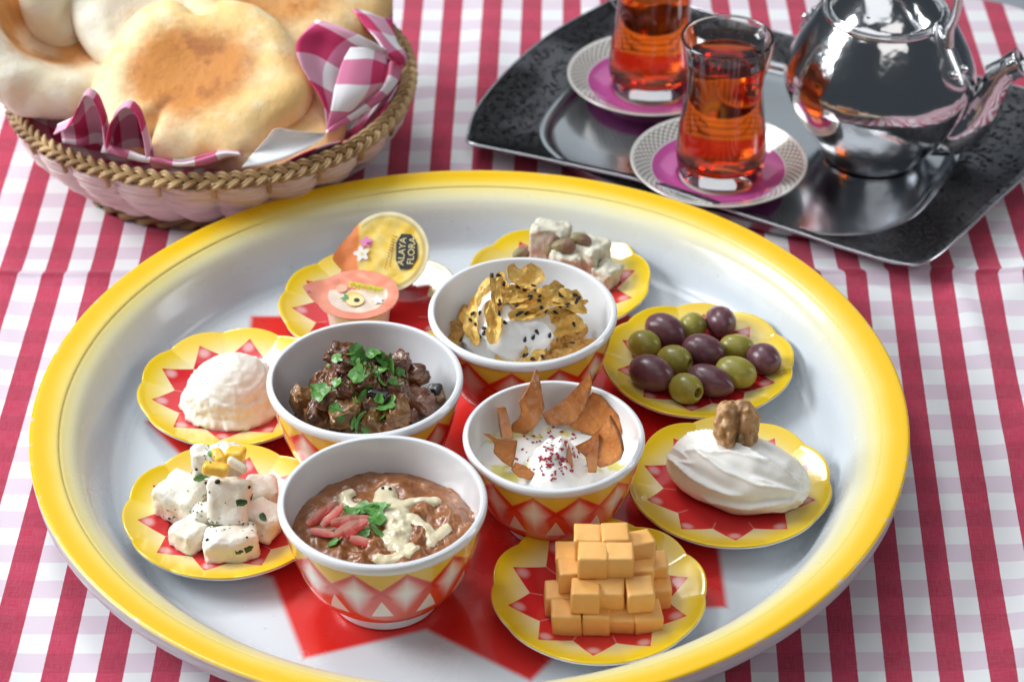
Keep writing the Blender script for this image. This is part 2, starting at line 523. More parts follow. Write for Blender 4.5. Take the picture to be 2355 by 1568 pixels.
def bowl_mat():
    b = NB("airbrushed_bowl_print", .17, Coat_Weight=.6, Coat_Roughness=.05)
    r, a, z = b.polar(0.0)
    n = 12
    t = b.m('ABSOLUTE', b.m('FRACT', a * (n / (2 * math.pi))) - .5) * 2      # 0 at the red peaks, 1 under the yellow points
    s = b.step(z, 0, 1) * 0 + (.0555 - z) / .050                              # 0 below the rim .. 1 above the foot
    edge = t * .20 + .075
    redm = b.step(s - edge, -.014, .016)
    gd = t * .55 + b.m('ABSOLUTE', s - .345) * 1.35
    rc = b.mix(b.step(gd, .52, .02), (.78, .075, .022), (.95, .88, .80))
    rc = b.mix(b.m('MULTIPLY', b.step(s, .52, .85), .65), rc, (.78, .07, .008))
    xl = b.m('ABSOLUTE', s - edge - .03)
    rc = b.mix(b.step(xl, .075, .0) * .75, rc, (.66, .022, .008))
    xl2 = b.m('ABSOLUTE', s - (1 - t) * .22 - .31)
    rc = b.mix(b.m('MULTIPLY', b.step(xl2, .05, .0), b.step(t, .45, .75)) * .8, rc, (.66, .022, .008))
    tri = b.m('MULTIPLY', b.step((s - .44) * 2.0 - (1 - t), -.012, .012), b.step(s, .695, .680))
    rc = b.mix(tri, rc, (.82, .70, .56))
    yc = b.mix(b.step(s, .0, .5), (.86, .58, .06), (.86, .42, .04))
    c = b.mix(redm, yc, rc)
    c = b.mix(b.step(s, .052, .036), c, (.82, .83, .85))
    c = b.mix(b.step(s, .90, .93), c, (.80, .80, .81))
    b.set('Base Color', c)
    b.bump(b.noise(60, 2), .05, .001)
    return b.mat
M_BOWL = bowl_mat()
INNER = [(.0478, .0580), (.0462, .0583), (.0453, .0570), (.0447, .0500), (.0432, .0400), (.0400, .0285), (.0340, .0170), (.0240, .0095), (.0120, .0074), (0, .0070)]
def bowl_meshes():
    out = catmull([(0, .0022), (.0225, .0022), (.0240, .0004), (.0258, .0002), (.0262, .0030), (.0268, .0062), (.0325, .0105), (.0385, .0190), (.0425, .0300), (.0452, .0410), (.0464, .0500), (.0468, .0526), (.0480, .0534), (.0487, .0553), (.0486, .0570), (.0478, .0580)], 4)
    V, F = lathe(out.tolist(), 128)
    a = mesh("bowl_outside", V, F, M_BOWL)
    V, F = lathe(catmull(INNER, 5).tolist(), 128)
    return a, mesh("bowl_inside", V, F, M_ENW)
BO, BI = bowl_meshes()
def rin(z):
    zs = [p[1] for p in INNER[2:]][::-1]; rs = [p[0] for p in INNER[2:]][::-1]
    return float(np.interp(z, zs, rs))
def bowl(label, x, y, rz, s=1.0):
    t = thing("bowl", label, "bowl", (x, y, ZF), RZ(rz), "painted bowls on the tray")
    ob("bowl_outside", BO, t, scale=s); ob("bowl_inside", BI, t, scale=s)
    return t
B_BACK = (.0055, -.0585); B_LEFT = (-.0728, -.1163); B_RIGHT = (.0202, -.1552); B_FRONT = (-.0600, -.2107); SR = .905
bowl("painted bowl holding golden flakes and white yogurt, furthest back", *B_BACK, 8)
bowl("painted bowl holding dark aubergine stew topped with green herbs", *B_LEFT, 7)
bowl("smaller painted bowl holding fried bread chips stuck in white yogurt", *B_RIGHT, 1, SR)
bowl("painted bowl holding brown bean mash with pale sauce drizzle, nearest", *B_FRONT, 1)
# ------------------------------------------------------------------ cheese cubes
rng = random.Random(11)
_b = NB("orange_cheese", .40, Coat_Weight=.1)
_c = _b.mix(_b.step(_b.noise(120, 4), .35, .65), (.93, .53, .17), (.90, .47, .13)); _c = _b.mix(_b.rand() * .45, _c, (.88, .42, .10))
_x, _y, _z = _b.xyz(); _b.set('Base Color', _c); _b.bump(_b.noise(1, 3, v=_b.comb(_x * 150, _y * 150, _z * 1400)) + _b.noise(500, 3), .22, .0005)
_b.set('Subsurface Weight', .25); _b.p.inputs['Subsurface Radius'].default_value = (.006, .004, .0025)
M_CHED = _b.mat
CH = [mesh("cheese_cube%d" % i, *block(.0133 + .0004 * i, .0133 - .0003 * i, .0121, .0006, 7, .00060, 120, 3.1 * i, .035 * (i - 1)), M_CHED) for i in range(3)]
Z4 = zz(1180, 1250, 3.524)
cubes = [ # x, y of the top face in the zoomed view, layer, turn, tilt, label
 (805, 918, 1, 2, 0, "orange cheese cube at the front left corner of the bottom layer"),
 (1072, 915, 1, -3, 0, "orange cheese cube second from the left in the bottom front row"),
 (1288, 890, 1, -6, 14, "orange cheese cube third from the left in the bottom front row, leaning back"),
 (1510, 900, 1, 11, 10, "orange cheese cube at the front right corner of the bottom layer, turned askew"),
 (745, 748, 1, 0, 0, "orange cheese cube in the bottom layer behind the front left corner cube"),
 (1590, 700, 1, 3, 0, "orange cheese cube in the bottom layer at the right edge, second row"),
 (1585, 575, 1, -2, 0, "orange cheese cube in the bottom layer at the right edge, third row"),
 (1180, 740, 1, 0, 0, None), (960, 745, 1, 1, 0, None), (1390, 735, 1, 0, 0, None), (1000, 590, 1, 0, 0, None), (1230, 590, 1, 0, 0, None), (775, 590, 1, 0, 0, None), (1430, 585, 1, 0, 0, None),
 (972, 728, 2, -1, 0, "orange cheese cube in the middle layer, front left, standing proud"),
 (1188, 672, 2, -4, 12, "orange cheese cube in the middle of the middle layer, front face tipped up"),
 (1446, 706, 2, 4, 5, "orange cheese cube in the middle layer, front right"),
 (868, 545, 2, 3, 0, "orange cheese cube in the middle layer at the left edge, second row"),
 (838, 410, 2, 2, 0, "orange cheese cube in the middle layer at the left edge, third row"),
 (1435, 520, 2, 2, 0, "orange cheese cube in the middle layer at the right, beside the top pair"),
 (1562, 480, 1.6, 6, 6, "orange cheese cube at the back right, half hidden behind the stack"),
 (1090, 540, 2, 0, 0, None), (1270, 540, 2, 0, 0, None), (1050, 400, 2, 0, 0, None), (1260, 390, 2, 0, 0, None),
 (1040, 416, 3, -1, 0, "orange cheese cube of the top front pair, on the left"),
 (1266, 412, 3, 0.5, 0, "orange cheese cube of the top front pair, on the right"),
 (995, 256, 3, -2, 0, "orange cheese cube of the top back pair, on the left"),
 (1232, 247, 3.06, 4, 0, "orange cheese cube of the top back pair, on the right"),
 (1432, 320, 2.65, 16, -8, "orange cheese cube at the top right, tipped and turned towards the right"),
]
for i, (x, y, l, rz, tx, lab) in enumerate(cubes):
    if lab is None and l == 1 and i > 9: continue
    zt = ZP + .0122 * l
    p = at(*Z4(x, y), zt)
    R = RZ(rz + rng.uniform(-2, 2)) @ RX(tx + rng.uniform(-1.5, 1.5))
    ob("cheese_cube", CH[i % 3], None, (p.x, p.y, zt - .0121), R, (rng.uniform(.92, 1.05), rng.uniform(.94, 1.03), 1.0), label=lab or "orange cheese cube buried inside the stack of cheese cubes", cat="cheese cube", group="orange cheese cubes stacked on one plate")

# ------------------------------------------------------------------ olives
def olive_mat(name, c1, c2, bumpy):
    b = NB(name, .33, Coat_Weight=.25, Coat_Roughness=.25)
    n = b.noise(140, 4); n2 = b.noise(45, 3)
    c = b.mix(b.step(n2, .35, .68), c1, c2)
    c = b.mix(b.step(n, .60, .72) * .35, c, tuple(min(1, v * 1.9 + .02) for v in c2))
    c = b.mix(b.rand() * .5, c, c1); sp = b.voro(520); c = b.mix(b.step(sp, .16, .05) * .35, c, tuple(min(1, v * 1.7 + .03) for v in c2))
    b.set('Base Color', c); b.bump(n + b.noise(420, 3), .22, .0007); return b.mat
M_OP = olive_mat("purple_olive_skin", (.11, .036, .048), (.19, .075, .095), 0)
M_OG = olive_mat("green_olive_skin", (.28, .245, .032), (.40, .35, .07), 0)
M_PIT = plain("olive_pit", (.20, .07, .02), .5, (.12, .04, .012), 300)
M_HOLE = plain("olive_cut_flesh", (.42, .36, .06), .35)
def olive_mesh(name, L, Wd, mat, point=.0, hole=False, seed=0):
    prof = []
    n = 30
    for i in range(n + 1):
        t = math.pi * i / n
        x = -math.cos(t); r = math.sin(t) ** .94
        if x > 0: r *= 1 - point * x * x * .5
        prof.append((Wd / 2 * r * 1.04, L / 2 * x * 1.03))
    idx = None
    if hole:
        k = [i for i, q in enumerate(prof) if not (q[1] > 0 and q[0] < .0031)]
        prof = [prof[i] for i in k]
        z = prof[-1][1]
        prof += [(.0029, z + .0001), (.0026, z - .0004), (.0024, z - .003), (.0022, z - .005), (0, z - .005)]
    else: prof[-1] = (0, prof[-1][1])
    prof[0] = (0, prof[0][1])
    V, F = lathe(prof, 40)
    V = [Vector(v) * (1 + .045 * fbm(v, 95, seed, 2) + .008 * fbm(v, 420, seed, 2)) for v in V]
    return mesh(name, V, F, mat)
def olive(px, py, L, Wd, ang, elev, col, label, hole=False, point=0.0, star=False, zc=None):
    zc = zc or ZP + Wd / 2 * 1.08 + .0004
    p = at(px, py, zc)
    a, e = math.radians(ang), math.radians(elev)
    ax = Vector((math.cos(a) * math.cos(e), math.sin(a) * math.cos(e), math.sin(e)))
    me = olive_mesh("olive_flesh", L, Wd, M_OP if col == 'p' else M_OG, point, hole, px * .1)
    t = thing("olive", label, "olive", p, basis(ax, (0, 0, 1)), "olives on the star plate")
    ob("flesh", me, t)
    if hole:
        V, F = blob(.0020, .0020, .0035, 2)
        ob("pit", mesh("olive_pit", V, F, M_PIT), t, (0, 0, L / 2 - .0052))
    if star:
        out = [(.0017 * (1 if i % 2 == 0 else .35) * math.cos(math.pi * i / 5), .0017 * (1 if i % 2 == 0 else .35) * math.sin(math.pi * i / 5)) for i in range(10)]
        V, F = fan_sheet(out, 2, lambda x, y, t: .0002 - 40 * (x * x + y * y), .0006)
        ob("stem_scar", mesh("stem_scar", V, F, plain("stem_scar_brown", (.09, .06, .01), .6)), t, (0, 0, L / 2 + .00005))
olive(1530, 760, .0235, .0172, -38, -4, 'p', "purple olive at the upper left of the olive plate, tilted towards the lower right")
olive(1592, 752, .0160, .0146, 60, 10, 'g', "green olive at the top of the plate between two purple olives")
olive(1657, 740, .0222, .0163, -80, 16, 'p', "purple olive at the top of the olive plate, standing tallest", point=.25)
olive(1482, 793, .0178, .0156, -25, 0, 'g', "green olive at the left edge of the olive plate")
olive(1552, 828, .0190, .0154, -30, 4, 'g', "pitted green olive left of centre whose hole faces away to the right", hole=True)
olive(1618, 806, .0232, .0168, -28, 0, 'p', "reddish purple olive in the very centre of the olive plate")
olive(1694, 799, .0186, .0140, -8, 0, 'g', "smaller green olive right of the central purple olive")
olive(1757, 826, .0196, .0162, -52, 6, 'p', "bright purple olive at the right edge of the olive plate", point=.15)
olive(1692, 856, .0220, .0162, -24, -2, 'g', "large green olive with a star shaped stem scar, right of centre", star=True)
olive(1498, 858, .0245, .0184, -34, 0, 'p', "largest dark purple olive at the lower left of the olive plate")
olive(1635, 876, .0260, .0160, -30, -3, 'p', "dark purple olive with a pointed end, beside the front pitted olive", point=.55)
olive(1578, 894, .0190, .0158, -48, 14, 'g', "pitted green olive nearest the front, its brown pit showing in the hole", hole=True)

# ------------------------------------------------------------------ white cheese roll and walnut half
M_LAB = plain("strained_yogurt", (.88, .86, .81), .36, None, 60, (300, .06, .0004), .35, Coat_Weight=.15, Coat_Roughness=.3)
def roll():
    L, wy, wz = .0255, .0205, .0178
    def disp(p, v):
        q = Vector((v.x, v.y, v.z))
        x = math.copysign(abs(v.x) ** .8, v.x) * (L + .0100)
        s = 1 - .10 * max(0, v.x) ** 3
        p = Vector((x, v.y * wy * s * 1.05, v.z * wz * s))
        n = v.normalized(); k = fbm(p, 75, 2.0, 2) * .0012 + fbm(p, 30, 9.0, 2) * .0028
        # knife strokes: long curved terraces that end in a raised lip
        arc = .0190 * math.atan2(p.z, -p.y)
        for (oy, sl, cv, x0, x1, hh) in ((.004, -.10, 3.0, -.034, .012, .0026), (.013, -.22, 5.0, -.020, .034, .0024), (.022, .10, -4.0, -.030, .018, .0020), (-.003, .05, 4.0, -.012, .034, .0024), (.029, -.30, 3.0, -.006, .034, .0022), (.018, .5, 8.0, -.036, -.016, .0020), (.010, .3, -9.0, .012, .036, .0024), (.036, .05, 3.0, -.034, .004, .0018), (.001, -.4, 6.0, -.036, -.020, .0020)):
            q = arc - (oy + sl * p.x + cv * p.x * p.x + .0014 * nz(p, 70, oy * 900 + 3))
            m = max(0, min(1, (p.x - x0) / .007)) * max(0, min(1, (x1 - p.x) / .007))
            k += m * hh * (math.exp(-(q / .0009) ** 2) * .8 + (.45 if q < 0 else 0) * math.exp(-(q / .0050) ** 2) - .35 * math.exp(-((q - .0028) / .0024) ** 2))
        if v.x > .55: k += .0065 * max(0, ridg(p, 130, 5.0, 2)) * (v.x - .55)
        p += n * k
        p.z = max(p.z, -.0125) if p.z < -.0125 else p.z
        return p
    V, F = blob(1, 1, 1, 6, disp)
    p = at(1697, 1082, ZP + .014)
    return ob("cheese_roll", mesh("cheese_roll", V, F, M_LAB), None, (p.x - .001, p.y, ZP + .0134), RZ(-25), label="thick white strained yogurt roll swirled by a knife, walnut on top", cat="soft cheese")
ROLL = roll()
def walnut():
    b = NB("walnut_kernel", .45)
    n = b.noise(220, 4); c = b.mix(b.step(n, .3, .7), (.36, .17, .06), (.62, .37, .17))
    x, y, z = b.xyz()
    c = b.mix(b.step(b.m('ABSOLUTE', x - z * .2), .0016, .0002) * .7, c, (.18, .07, .035))
    b.set('Base Color', c); b.bump(n, .2, .0006)
    V, F = [], []
    def disp(p, v):
        ax = abs(v.x)
        cell = 1 - min(1, mn.voronoi(v * 2.6 + Vector((3, 1, 7)))[0][0] * 1.5)
        lob = .45 + .55 * min(1, ax * 2.4) ** .7
        p = Vector((v.x * .0098, v.y * .0064, v.z * .0122))
        w = .65 * ridg(Vector((p.x * 1.0, p.y * 1.0, p.z * 1.2)), 120, 3.0, 2) + .5 * ridg(p, 260, 1.0, 2)
        f = lob * (1 + .30 * w + .35 * cell + .12 * math.sin(v.z * 11 + (3 if v.x > 0 else 0)) * ax)
        return Vector((p.x * (1 + .20 * w + .14 * cell), p.y * f, p.z * (1 + .20 * w) * (.86 + .2 * min(1, ax * 2))))
    V, F = blob(1, 1, 1, 5, disp)
    q = bvh_of([ROLL])
    p, n = drop(q, 1692, 1012)
    t = thing("walnut_half", "brown walnut half standing upright in the white cheese roll", "walnut", p + Vector((0, .002, .0075)), RZ(8) @ RX(-22))
    ob("kernel", mesh("walnut_kernel", V, F, b.mat), t)
    V, F = blob(.0016, .0014, .0030, 3, lambda p, v: p * (1 + .2 * fbm(v, 3, 1.0)))
    ob("pith", mesh("walnut_pith", V, F, plain("walnut_pith_pale", (.42, .30, .16), .6, (.25, .15, .07), 300)), t, (.0014, -.0052, -.0055), RY(-10))
walnut()

# ------------------------------------------------------------------ cream scoop
def scoop():
    def disp(p, v):
        a = math.atan2(v.y, v.x); rr = math.hypot(v.x, v.y)
        z = v.z
        if z >= 0:
            p = Vector((v.x * .0232, v.y * .0222, (z ** .85) * .0255))
            lowr = max(0, min(1, (.52 + .10 * math.sin(2 * a + .5) - z) / .05))
            k = fbm(p, 60, 5.0, 3) * .0018 + ridg((p.x * .5, p.y * .5, p.z * 3.2), 120, 2.0, 2) * .0006 + fbm(p, 330, 1.0, 3) * (.0005 + .0013 * lowr) + lowr * .0011
            if v.x > .2 and v.y < .2: k *= .8
            p += v * k
            skirt = max(0, 1 - z * 6)
            p.x *= 1 + .12 * skirt * (1 + .8 * fbm((v.x, v.y, 0), 5, 1.0, 3)); p.y *= 1 + .12 * skirt * (1 + .8 * fbm((v.x, v.y, 0), 5, 2.0, 3))
        else:
            p = Vector((v.x * .0262, v.y * .0250, -.0022 * min(1, -z * 5)))
            p.x *= 1 + .06 * fbm((v.x, v.y, 0), 6, 1.0, 3)
        hx = (Vector((v.x, v.y, z)) - Vector((.62, -.62, .42))).length
        if hx < .12: p -= v * (.12 - hx) * .02
        return p
    V, F = blob(1, 1, 1, 6, disp)
    p = at(531, 966, ZP)
    ob("cream_scoop", mesh("cream_scoop", V, F, plain("cream_cheese", (.89, .85, .77), .5, (.86, .81, .71), 90, (260, .25, .0006), .35)), None, (at(531, 900, ZP + .012).x, at(531, 888, ZP + .012).y, ZP + .0022), RZ(0), label="round scoop of white cream cheese with a rough scraped surface", cat="cream cheese")
scoop()

# ------------------------------------------------------------------ herbed white cheese chunks
M_FETA = plain("white_brined_cheese", (.89, .86, .78), .42, (.85, .79, .65), 90, (420, .5, .0010), .3, Coat_Weight=.15, Coat_Roughness=.3)
M_MANGO = plain("yellow_pickle", (.92, .53, .03), .28, (.93, .62, .10), 150, None, .4, Coat_Weight=.3)
Z3 = zz(300, 1090, 4.48)
def chunk(x, y, zc, sx, sy, sz, rz, rx, ry, label, seed, amp=.0024, mat=None, name="cheese_chunk", cat="cheese"):
    p = at(*Z3(x, y), zc)
    V, F = block(sx, sy, sz, .0034 if mat is None else .0018, 14, amp, 150, seed, .10 * math.sin(seed * 3))
    if mat is None: V = [Vector(v) * (1 + .10 * fbm(v, 70, seed + 5, 2)) + Vector(v).normalized() * (.0010 * fbm(v, 380, seed, 3)) for v in V]
    V = [Vector(v) - Vector((0, 0, sz / 2)) for v in V]
    return ob(name, mesh(name, V, F, mat or M_FETA), None, p, RZ(rz) @ RX(rx) @ RY(ry), label=label, cat=cat, group="herbed white cheese chunks on one plate" if mat is None else "yellow pickle pieces on the white cheese")
fet = [
 chunk(690, 680, ZP + .0095, .0235, .0215, .0185, -28, 4, 6, "biggest brightest white cheese chunk, on the left of the herbed pile", 1.0),
 chunk(1090, 250, ZP + .029, .0255, .0125, .0150, 4, 0, 0, "white cheese chunk at the very top back, carrying the yellow pieces", 2.0),
 chunk(1210, 690, ZP + .021, .0205, .0125, .0230, -4, -32, 3, "white cheese chunk leaning upright in the middle with a dark green leaf on it", 3.0),
 chunk(1590, 610, ZP + .0085, .0150, .0165, .0150, 10, 0, 0, "rough white cheese chunk at the back right of the herbed pile", 4.0, .0022),
 chunk(1590, 900, ZP + .0085, .0190, .0175, .0150, -28, -8, 10, "white cheese chunk at the front right with a green fleck, in shade", 5.0),
 chunk(770, 1070, ZP + .0065, .0155, .0165, .0125, -38, 0, 4, "small white cheese chunk at the front left of the herbed pile", 6.0),
 chunk(1235, 1170, ZP + .0075, .0260, .0155, .0145, 10, 0, 0, "wide white cheese chunk lying at the very front with herbs on its face", 7.0),
 chunk(1130, 640, ZP + .0065, .020, .020, .0125, 0, 0, 0, "white cheese chunk underneath the leaning upright one", 8.0),
 chunk(960, 880, ZP + .0085, .0150, .0120, .0150, 20, 0, 0, "white cheese chunk between the big left chunk and the leaning one", 9.0),
]
yel = [
 chunk(1060, 340, ZP + .0400, .0125, .0058, .0058, -8, 0, 6, "yellow pickle piece lying at the front edge of the pile's top", 11., .001, M_MANGO, "pickle_piece", "pickle"),
 chunk(1090, 195, ZP + .0395, .0052, .0085, .0050, 25, 10, 0, "yellow pickle piece in the middle of the pile's top", 12., .001, M_MANGO, "pickle_piece", "pickle"),
 chunk(1275, 185, ZP + .0390, .0092, .0085, .0070, -12, -10, 0, "yellow pickle piece at the right of the pile's top", 13., .001, M_MANGO, "pickle_piece", "pickle"),
]
chunk(1300, 300, ZP + .0395, .0110, .0035, .0050, -22, 0, 22, "thin pale slice lying across the top beside the yellow pieces", 14., .0006, plain("pale_slice", (.86, .80, .66), .4, sss=.3), "cheese_slice", "cheese")
V, F = fan_sheet([(.0275 * (1 + .12 * math.sin(3 * a) + .08 * math.sin(7 * a + 1)) * math.cos(a), .0255 * (1 + .10 * math.sin(4 * a + .7)) * math.sin(a)) for a in np.linspace(0, 2 * math.pi, 72, endpoint=False)], 5, lambda x, y, t: .0011 * (1 - t ** 6), .0009)
ob("brine_pool", mesh("brine_pool", V, F, plain("oily_brine", (.25, .05, .02), .06, Transmission_Weight=.75, IOR=1.4)), None, (*at(*Z3(1060, 900), ZP)[:2], ZP + .0011), label="reddish oily brine pooled under the white cheese chunks", cat="brine")
# ------------------------------------------------------------------ herbs
def leaf_mat(name, a, c, rough=.4):
    b = NB(name, rough, Coat_Weight=.12)
    b.set('Base Color', b.mix(b.step(b.noise(260, 3), .3, .7), a, c)); b.bump(b.noise(500, 3), .25, .0005)
    b.set('Subsurface Weight', .15); b.p.inputs['Subsurface Radius'].default_value = (.001, .002, .0005)
    return b.mat
M_LEAF = leaf_mat("parsley_green", (.055, .20, .024), (.135, .34, .065))
M_LEAFD = leaf_mat("dark_herb_green", (.012, .055, .012), (.03, .10, .02))
def leaf_mesh(seed, L, Wd, teeth, curl, mat):
    r = random.Random(seed); out = []
    n = 22
    for i in range(n):
        a = 2 * math.pi * i / n
        k = 1 + (.10 * math.sin(5 * a + seed) + .07 * (1 if i % 3 == 0 else -.4) if teeth else 0) + r.uniform(-.12, .12)
        x, y = math.cos(a) * k, math.sin(a) * k
        if teeth and x < -.2: y *= max(.25, 1 + (x + .2) * .9)          # narrows to the stalk end
        if seed % 2 == 0: x = max(-.62, x)                              # cut straight by the knife
        out.append((L / 2 * x, Wd / 2 * y))
    bx, by = r.uniform(-1, 1) * curl, r.uniform(.3, 1) * curl
    V, F = fan_sheet(out, 4, lambda x, y, t: bx * x * x * 45 + by * y * y * 60 - abs(y) * .25 * curl + .0006 * nz((x, y, 0), 260, seed), .00028)
    return mesh("leaf%d" % seed, V, F, mat, sharp=60)
LV = [leaf_mesh(1, .0130, .0105, 1, 1.1, M_LEAF), leaf_mesh(2, .0105, .0062, 1, 1.6, M_LEAF), leaf_mesh(3, .0150, .0048, 0, 2.0, M_LEAF), leaf_mesh(4, .0080, .0065, 1, -1.2, M_LEAF), leaf_mesh(5, .0105, .0100, 1, 1.8, M_LEAF)]
LD = [leaf_mesh(6, .0048, .0028, 0, 1.0, M_LEAFD), leaf_mesh(7, .0040, .0034, 1, .6, M_LEAFD)]
def stick(bv, me, px, py, ang, lift, scale, name, label, cat, group, tilt=.35, seed=0):
    p, n = drop(bv, px, py)
    if p is None: return None
    r = random.Random(int(px * 7 + py * 13 + seed))
    n = (n + Vector((r.uniform(-1, 1), r.uniform(-1, 1), r.uniform(-.2, .8))) * tilt).normalized()
    a = math.radians(ang)
    scr = Vector((math.cos(a), math.sin(a) * SP, math.sin(a) * CP))
    return ob(name, me, None, p + n * lift, basis(n, scr), scale, label=label, cat=cat, group=group)
bvF = bvh_of(fet + yel)
for (x, y, a, s, lab) in [(1335, 715, 10, 1.35, "dark green herb leaf stuck on the leaning white cheese chunk"), (1580, 865, -60, 1.15, "dark green herb strip on the shaded front right cheese chunk"), (1420, 1225, 20, 1.3, "dark green herb flake at the right on the front cheese chunk's face"), (1310, 1262, 5, .95, "dark green herb flake at the left on the front cheese chunk's face"), (1455, 660, 40, .8, "dark green herb fleck between the leaning and the back right chunks")]:
    stick(bvF, LD[0], *Z3(x, y), a, .0004, s, "herb_flake", lab, "herb", "dark herb flakes on the white cheese", .05)
for (x, y, a, s, lab) in [(870, 435, 25, .80, "pale green leaf left of the leaning cheese chunk's top"), (1385, 425, -70, .7, "pale green leaf at the right shoulder of the leaning cheese chunk"), (1000, 180, 60, .5, "small green leaf left of the yellow pieces on top of the pile")]:
    stick(bvF, LV[1], *Z3(x, y), a, .0010, s, "herb_leaf", lab, "herb", "green leaves on the white cheese", .15)
V, F = sphere(2); SEEDBALL = mesh("nigella_ball", [Vector((v.x * .0011, v.y * .0009, v.z * .0008)) for v in V], F, plain("nigella_black", (.012, .012, .014), .35))
for (x, y, s, w) in [(1080, 480, 1.35, "biggest black seed, on the leaning chunk's upper face"), (955, 500, 1.0, "black seed at the left edge of the leaning chunk"), (845, 340, .8, "black seed on the side of the top back chunk"), (965, 1128, .85, "black seed on the left end of the front chunk"), (1405, 1100, .6, "tiny black seed at the right end of the front chunk"), (1430, 540, .9, "black seed at the right edge of the leaning chunk"), (545, 885, .8, "black seed low on the big left chunk")]:
    stick(bvF, SEEDBALL, *Z3(x, y), 20, .0002, s, "nigella_seed", w + " of white cheese", "seed", "black seeds on the white cheese", 0)
fl = []
for i in range(80):
    x, y = rng.uniform(450, 1750), rng.uniform(80, 1330)
    if rng.random() < .92: x, y = rng.choice([(870, 800), (1050, 950), (1000, 170), (920, 620), (1130, 960), (560, 880), (1400, 950)]); x += rng.gauss(0, 60); y += rng.gauss(0, 45)
    p, n = drop(bvF, *Z3(x, y))
    if p is not None: fl.append((p, n))
def flecks(name, pts, size, mat, label, kind="stuff", cat="herb"):
    V, F = [], []
    for p, n in pts:
        R = basis(n, Vector((rng.uniform(-1, 1), rng.uniform(-1, 1), rng.uniform(-1, 1))))
        b = len(V); s = size * rng.uniform(.5, 1.3); e = rng.uniform(.4, .9)
        for q in ((-1, -e, 0), (1, -e * .6, 0), (.7, e, 0), (-.8, e * .7, 0), (-.8, -e * .8, .5), (.8, -e * .5, .5), (.6, e * .8, .5), (-.7, e * .5, .5)):
            V.append(p + R @ (Vector(q) * s) + n * .0001)
        for f in ((0, 1, 2, 3), (4, 5, 6, 7), (0, 1, 5, 4), (1, 2, 6, 5), (2, 3, 7, 6), (3, 0, 4, 7)): F.append(tuple(b + i for i in f))
    return ob(name, mesh(name, V, F, mat, smooth=False), None, label=label, kind=kind)
flecks("herb_flecks", fl, .0005, leaf_mat("chopped_herb", (.06, .12, .03), (.16, .22, .08)), "fine green herb flecks sprinkled over the white cheese chunks")

# ------------------------------------------------------------------ halva blocks and pistachios
Z8 = zz(1150, 540, 4.806)
M_HALV = plain("sesame_halva", (.70, .67, .55), .8, (.60, .56, .44), 160, (420, .5, .0010))
def halva(x, y, zc, sx, sy, sz, rz, rx, label, seed):
    p = at(*Z8(x, y), zc)
    V, F = block(sx, sy, sz, .0022, 16, .0040, 170, seed, .12 * math.sin(seed * 2))
    V = [Vector(v) * (1 + .12 * fbm(v, 80, seed + 5, 2)) for v in V]
    V = [Vector(v) - Vector((0, 0, sz / 2)) for v in V]
    return ob("halva_block", mesh("halva_block", V, F, M_HALV), None, p, RZ(rz) @ RX(rx), label=label, cat="halva", group="halva blocks on one plate")
hv = [halva(1040, 330, ZP + .0125, .0215, .0150, .0240, -6, -16, "beige halva block at the left with a crumbly raised top edge", 1.),
      halva(1490, 480, ZP + .0100, .0205, .0200, .0190, -32, -4, "beige halva block at the right with a cleanly cut corner face", 2.),
      halva(1260, 560, ZP + .0090, .0170, .0150, .0170, -10, 0, "beige halva block at the front, mostly behind the flake bowl's rim", 3.),
      halva(1715, 700, ZP + .0068, .0120, .0150, .0135, -35, 0, "small beige halva piece at the far right of the halva", 4.)]
def pist():
    b = NB("pistachio_skin", .5); n = b.noise(300, 3); x, y, z = b.xyz()
    c = b.mix(b.step(n + x * 40, .25, .55), (.25, .22, .095), (.25, .145, .10)); b.set('Base Color', c); b.bump(n, .2, .0005)
    def disp(p, v):
        g = .12 * math.exp(-(v.y / .25) ** 2) * max(0, v.z)
        return Vector((v.x * .0066 * (1 - .1 * v.x), v.y * .0040, v.z * .0042 * (1 - g))) * (1 + .06 * fbm(v, 3, 1.0, 2))
    V, F = blob(1, 1, 1, 4, disp)
    return mesh("pistachio", V, F, b.mat)
PI_ = pist(); bvH = bvh_of(hv)
for (x, y, a, s, lab) in [(1040, 325, 75, 1.0, "pistachio standing on the left halva block, pinkish brown"), (1230, 395, -8, 1.05, "split green and red pistachio lying between the halva blocks"), (1410, 300, -14, .95, "pistachio lying at the back of the right halva block"), (710, 430, 40, .9, "pistachio on the plate left of the halva, half hidden by the bowl")]:
    o = stick(bvH, PI_, *Z8(x, y), a, .0028, s, "pistachio", lab, "pistachio", "pistachios on the halva", .1)
    if o is None:
        p = at(*Z8(x, y), ZP + .006)
        ob("pistachio", PI_, None, p, RZ(a), s, label=lab, cat="pistachio", group="pistachios on the halva")
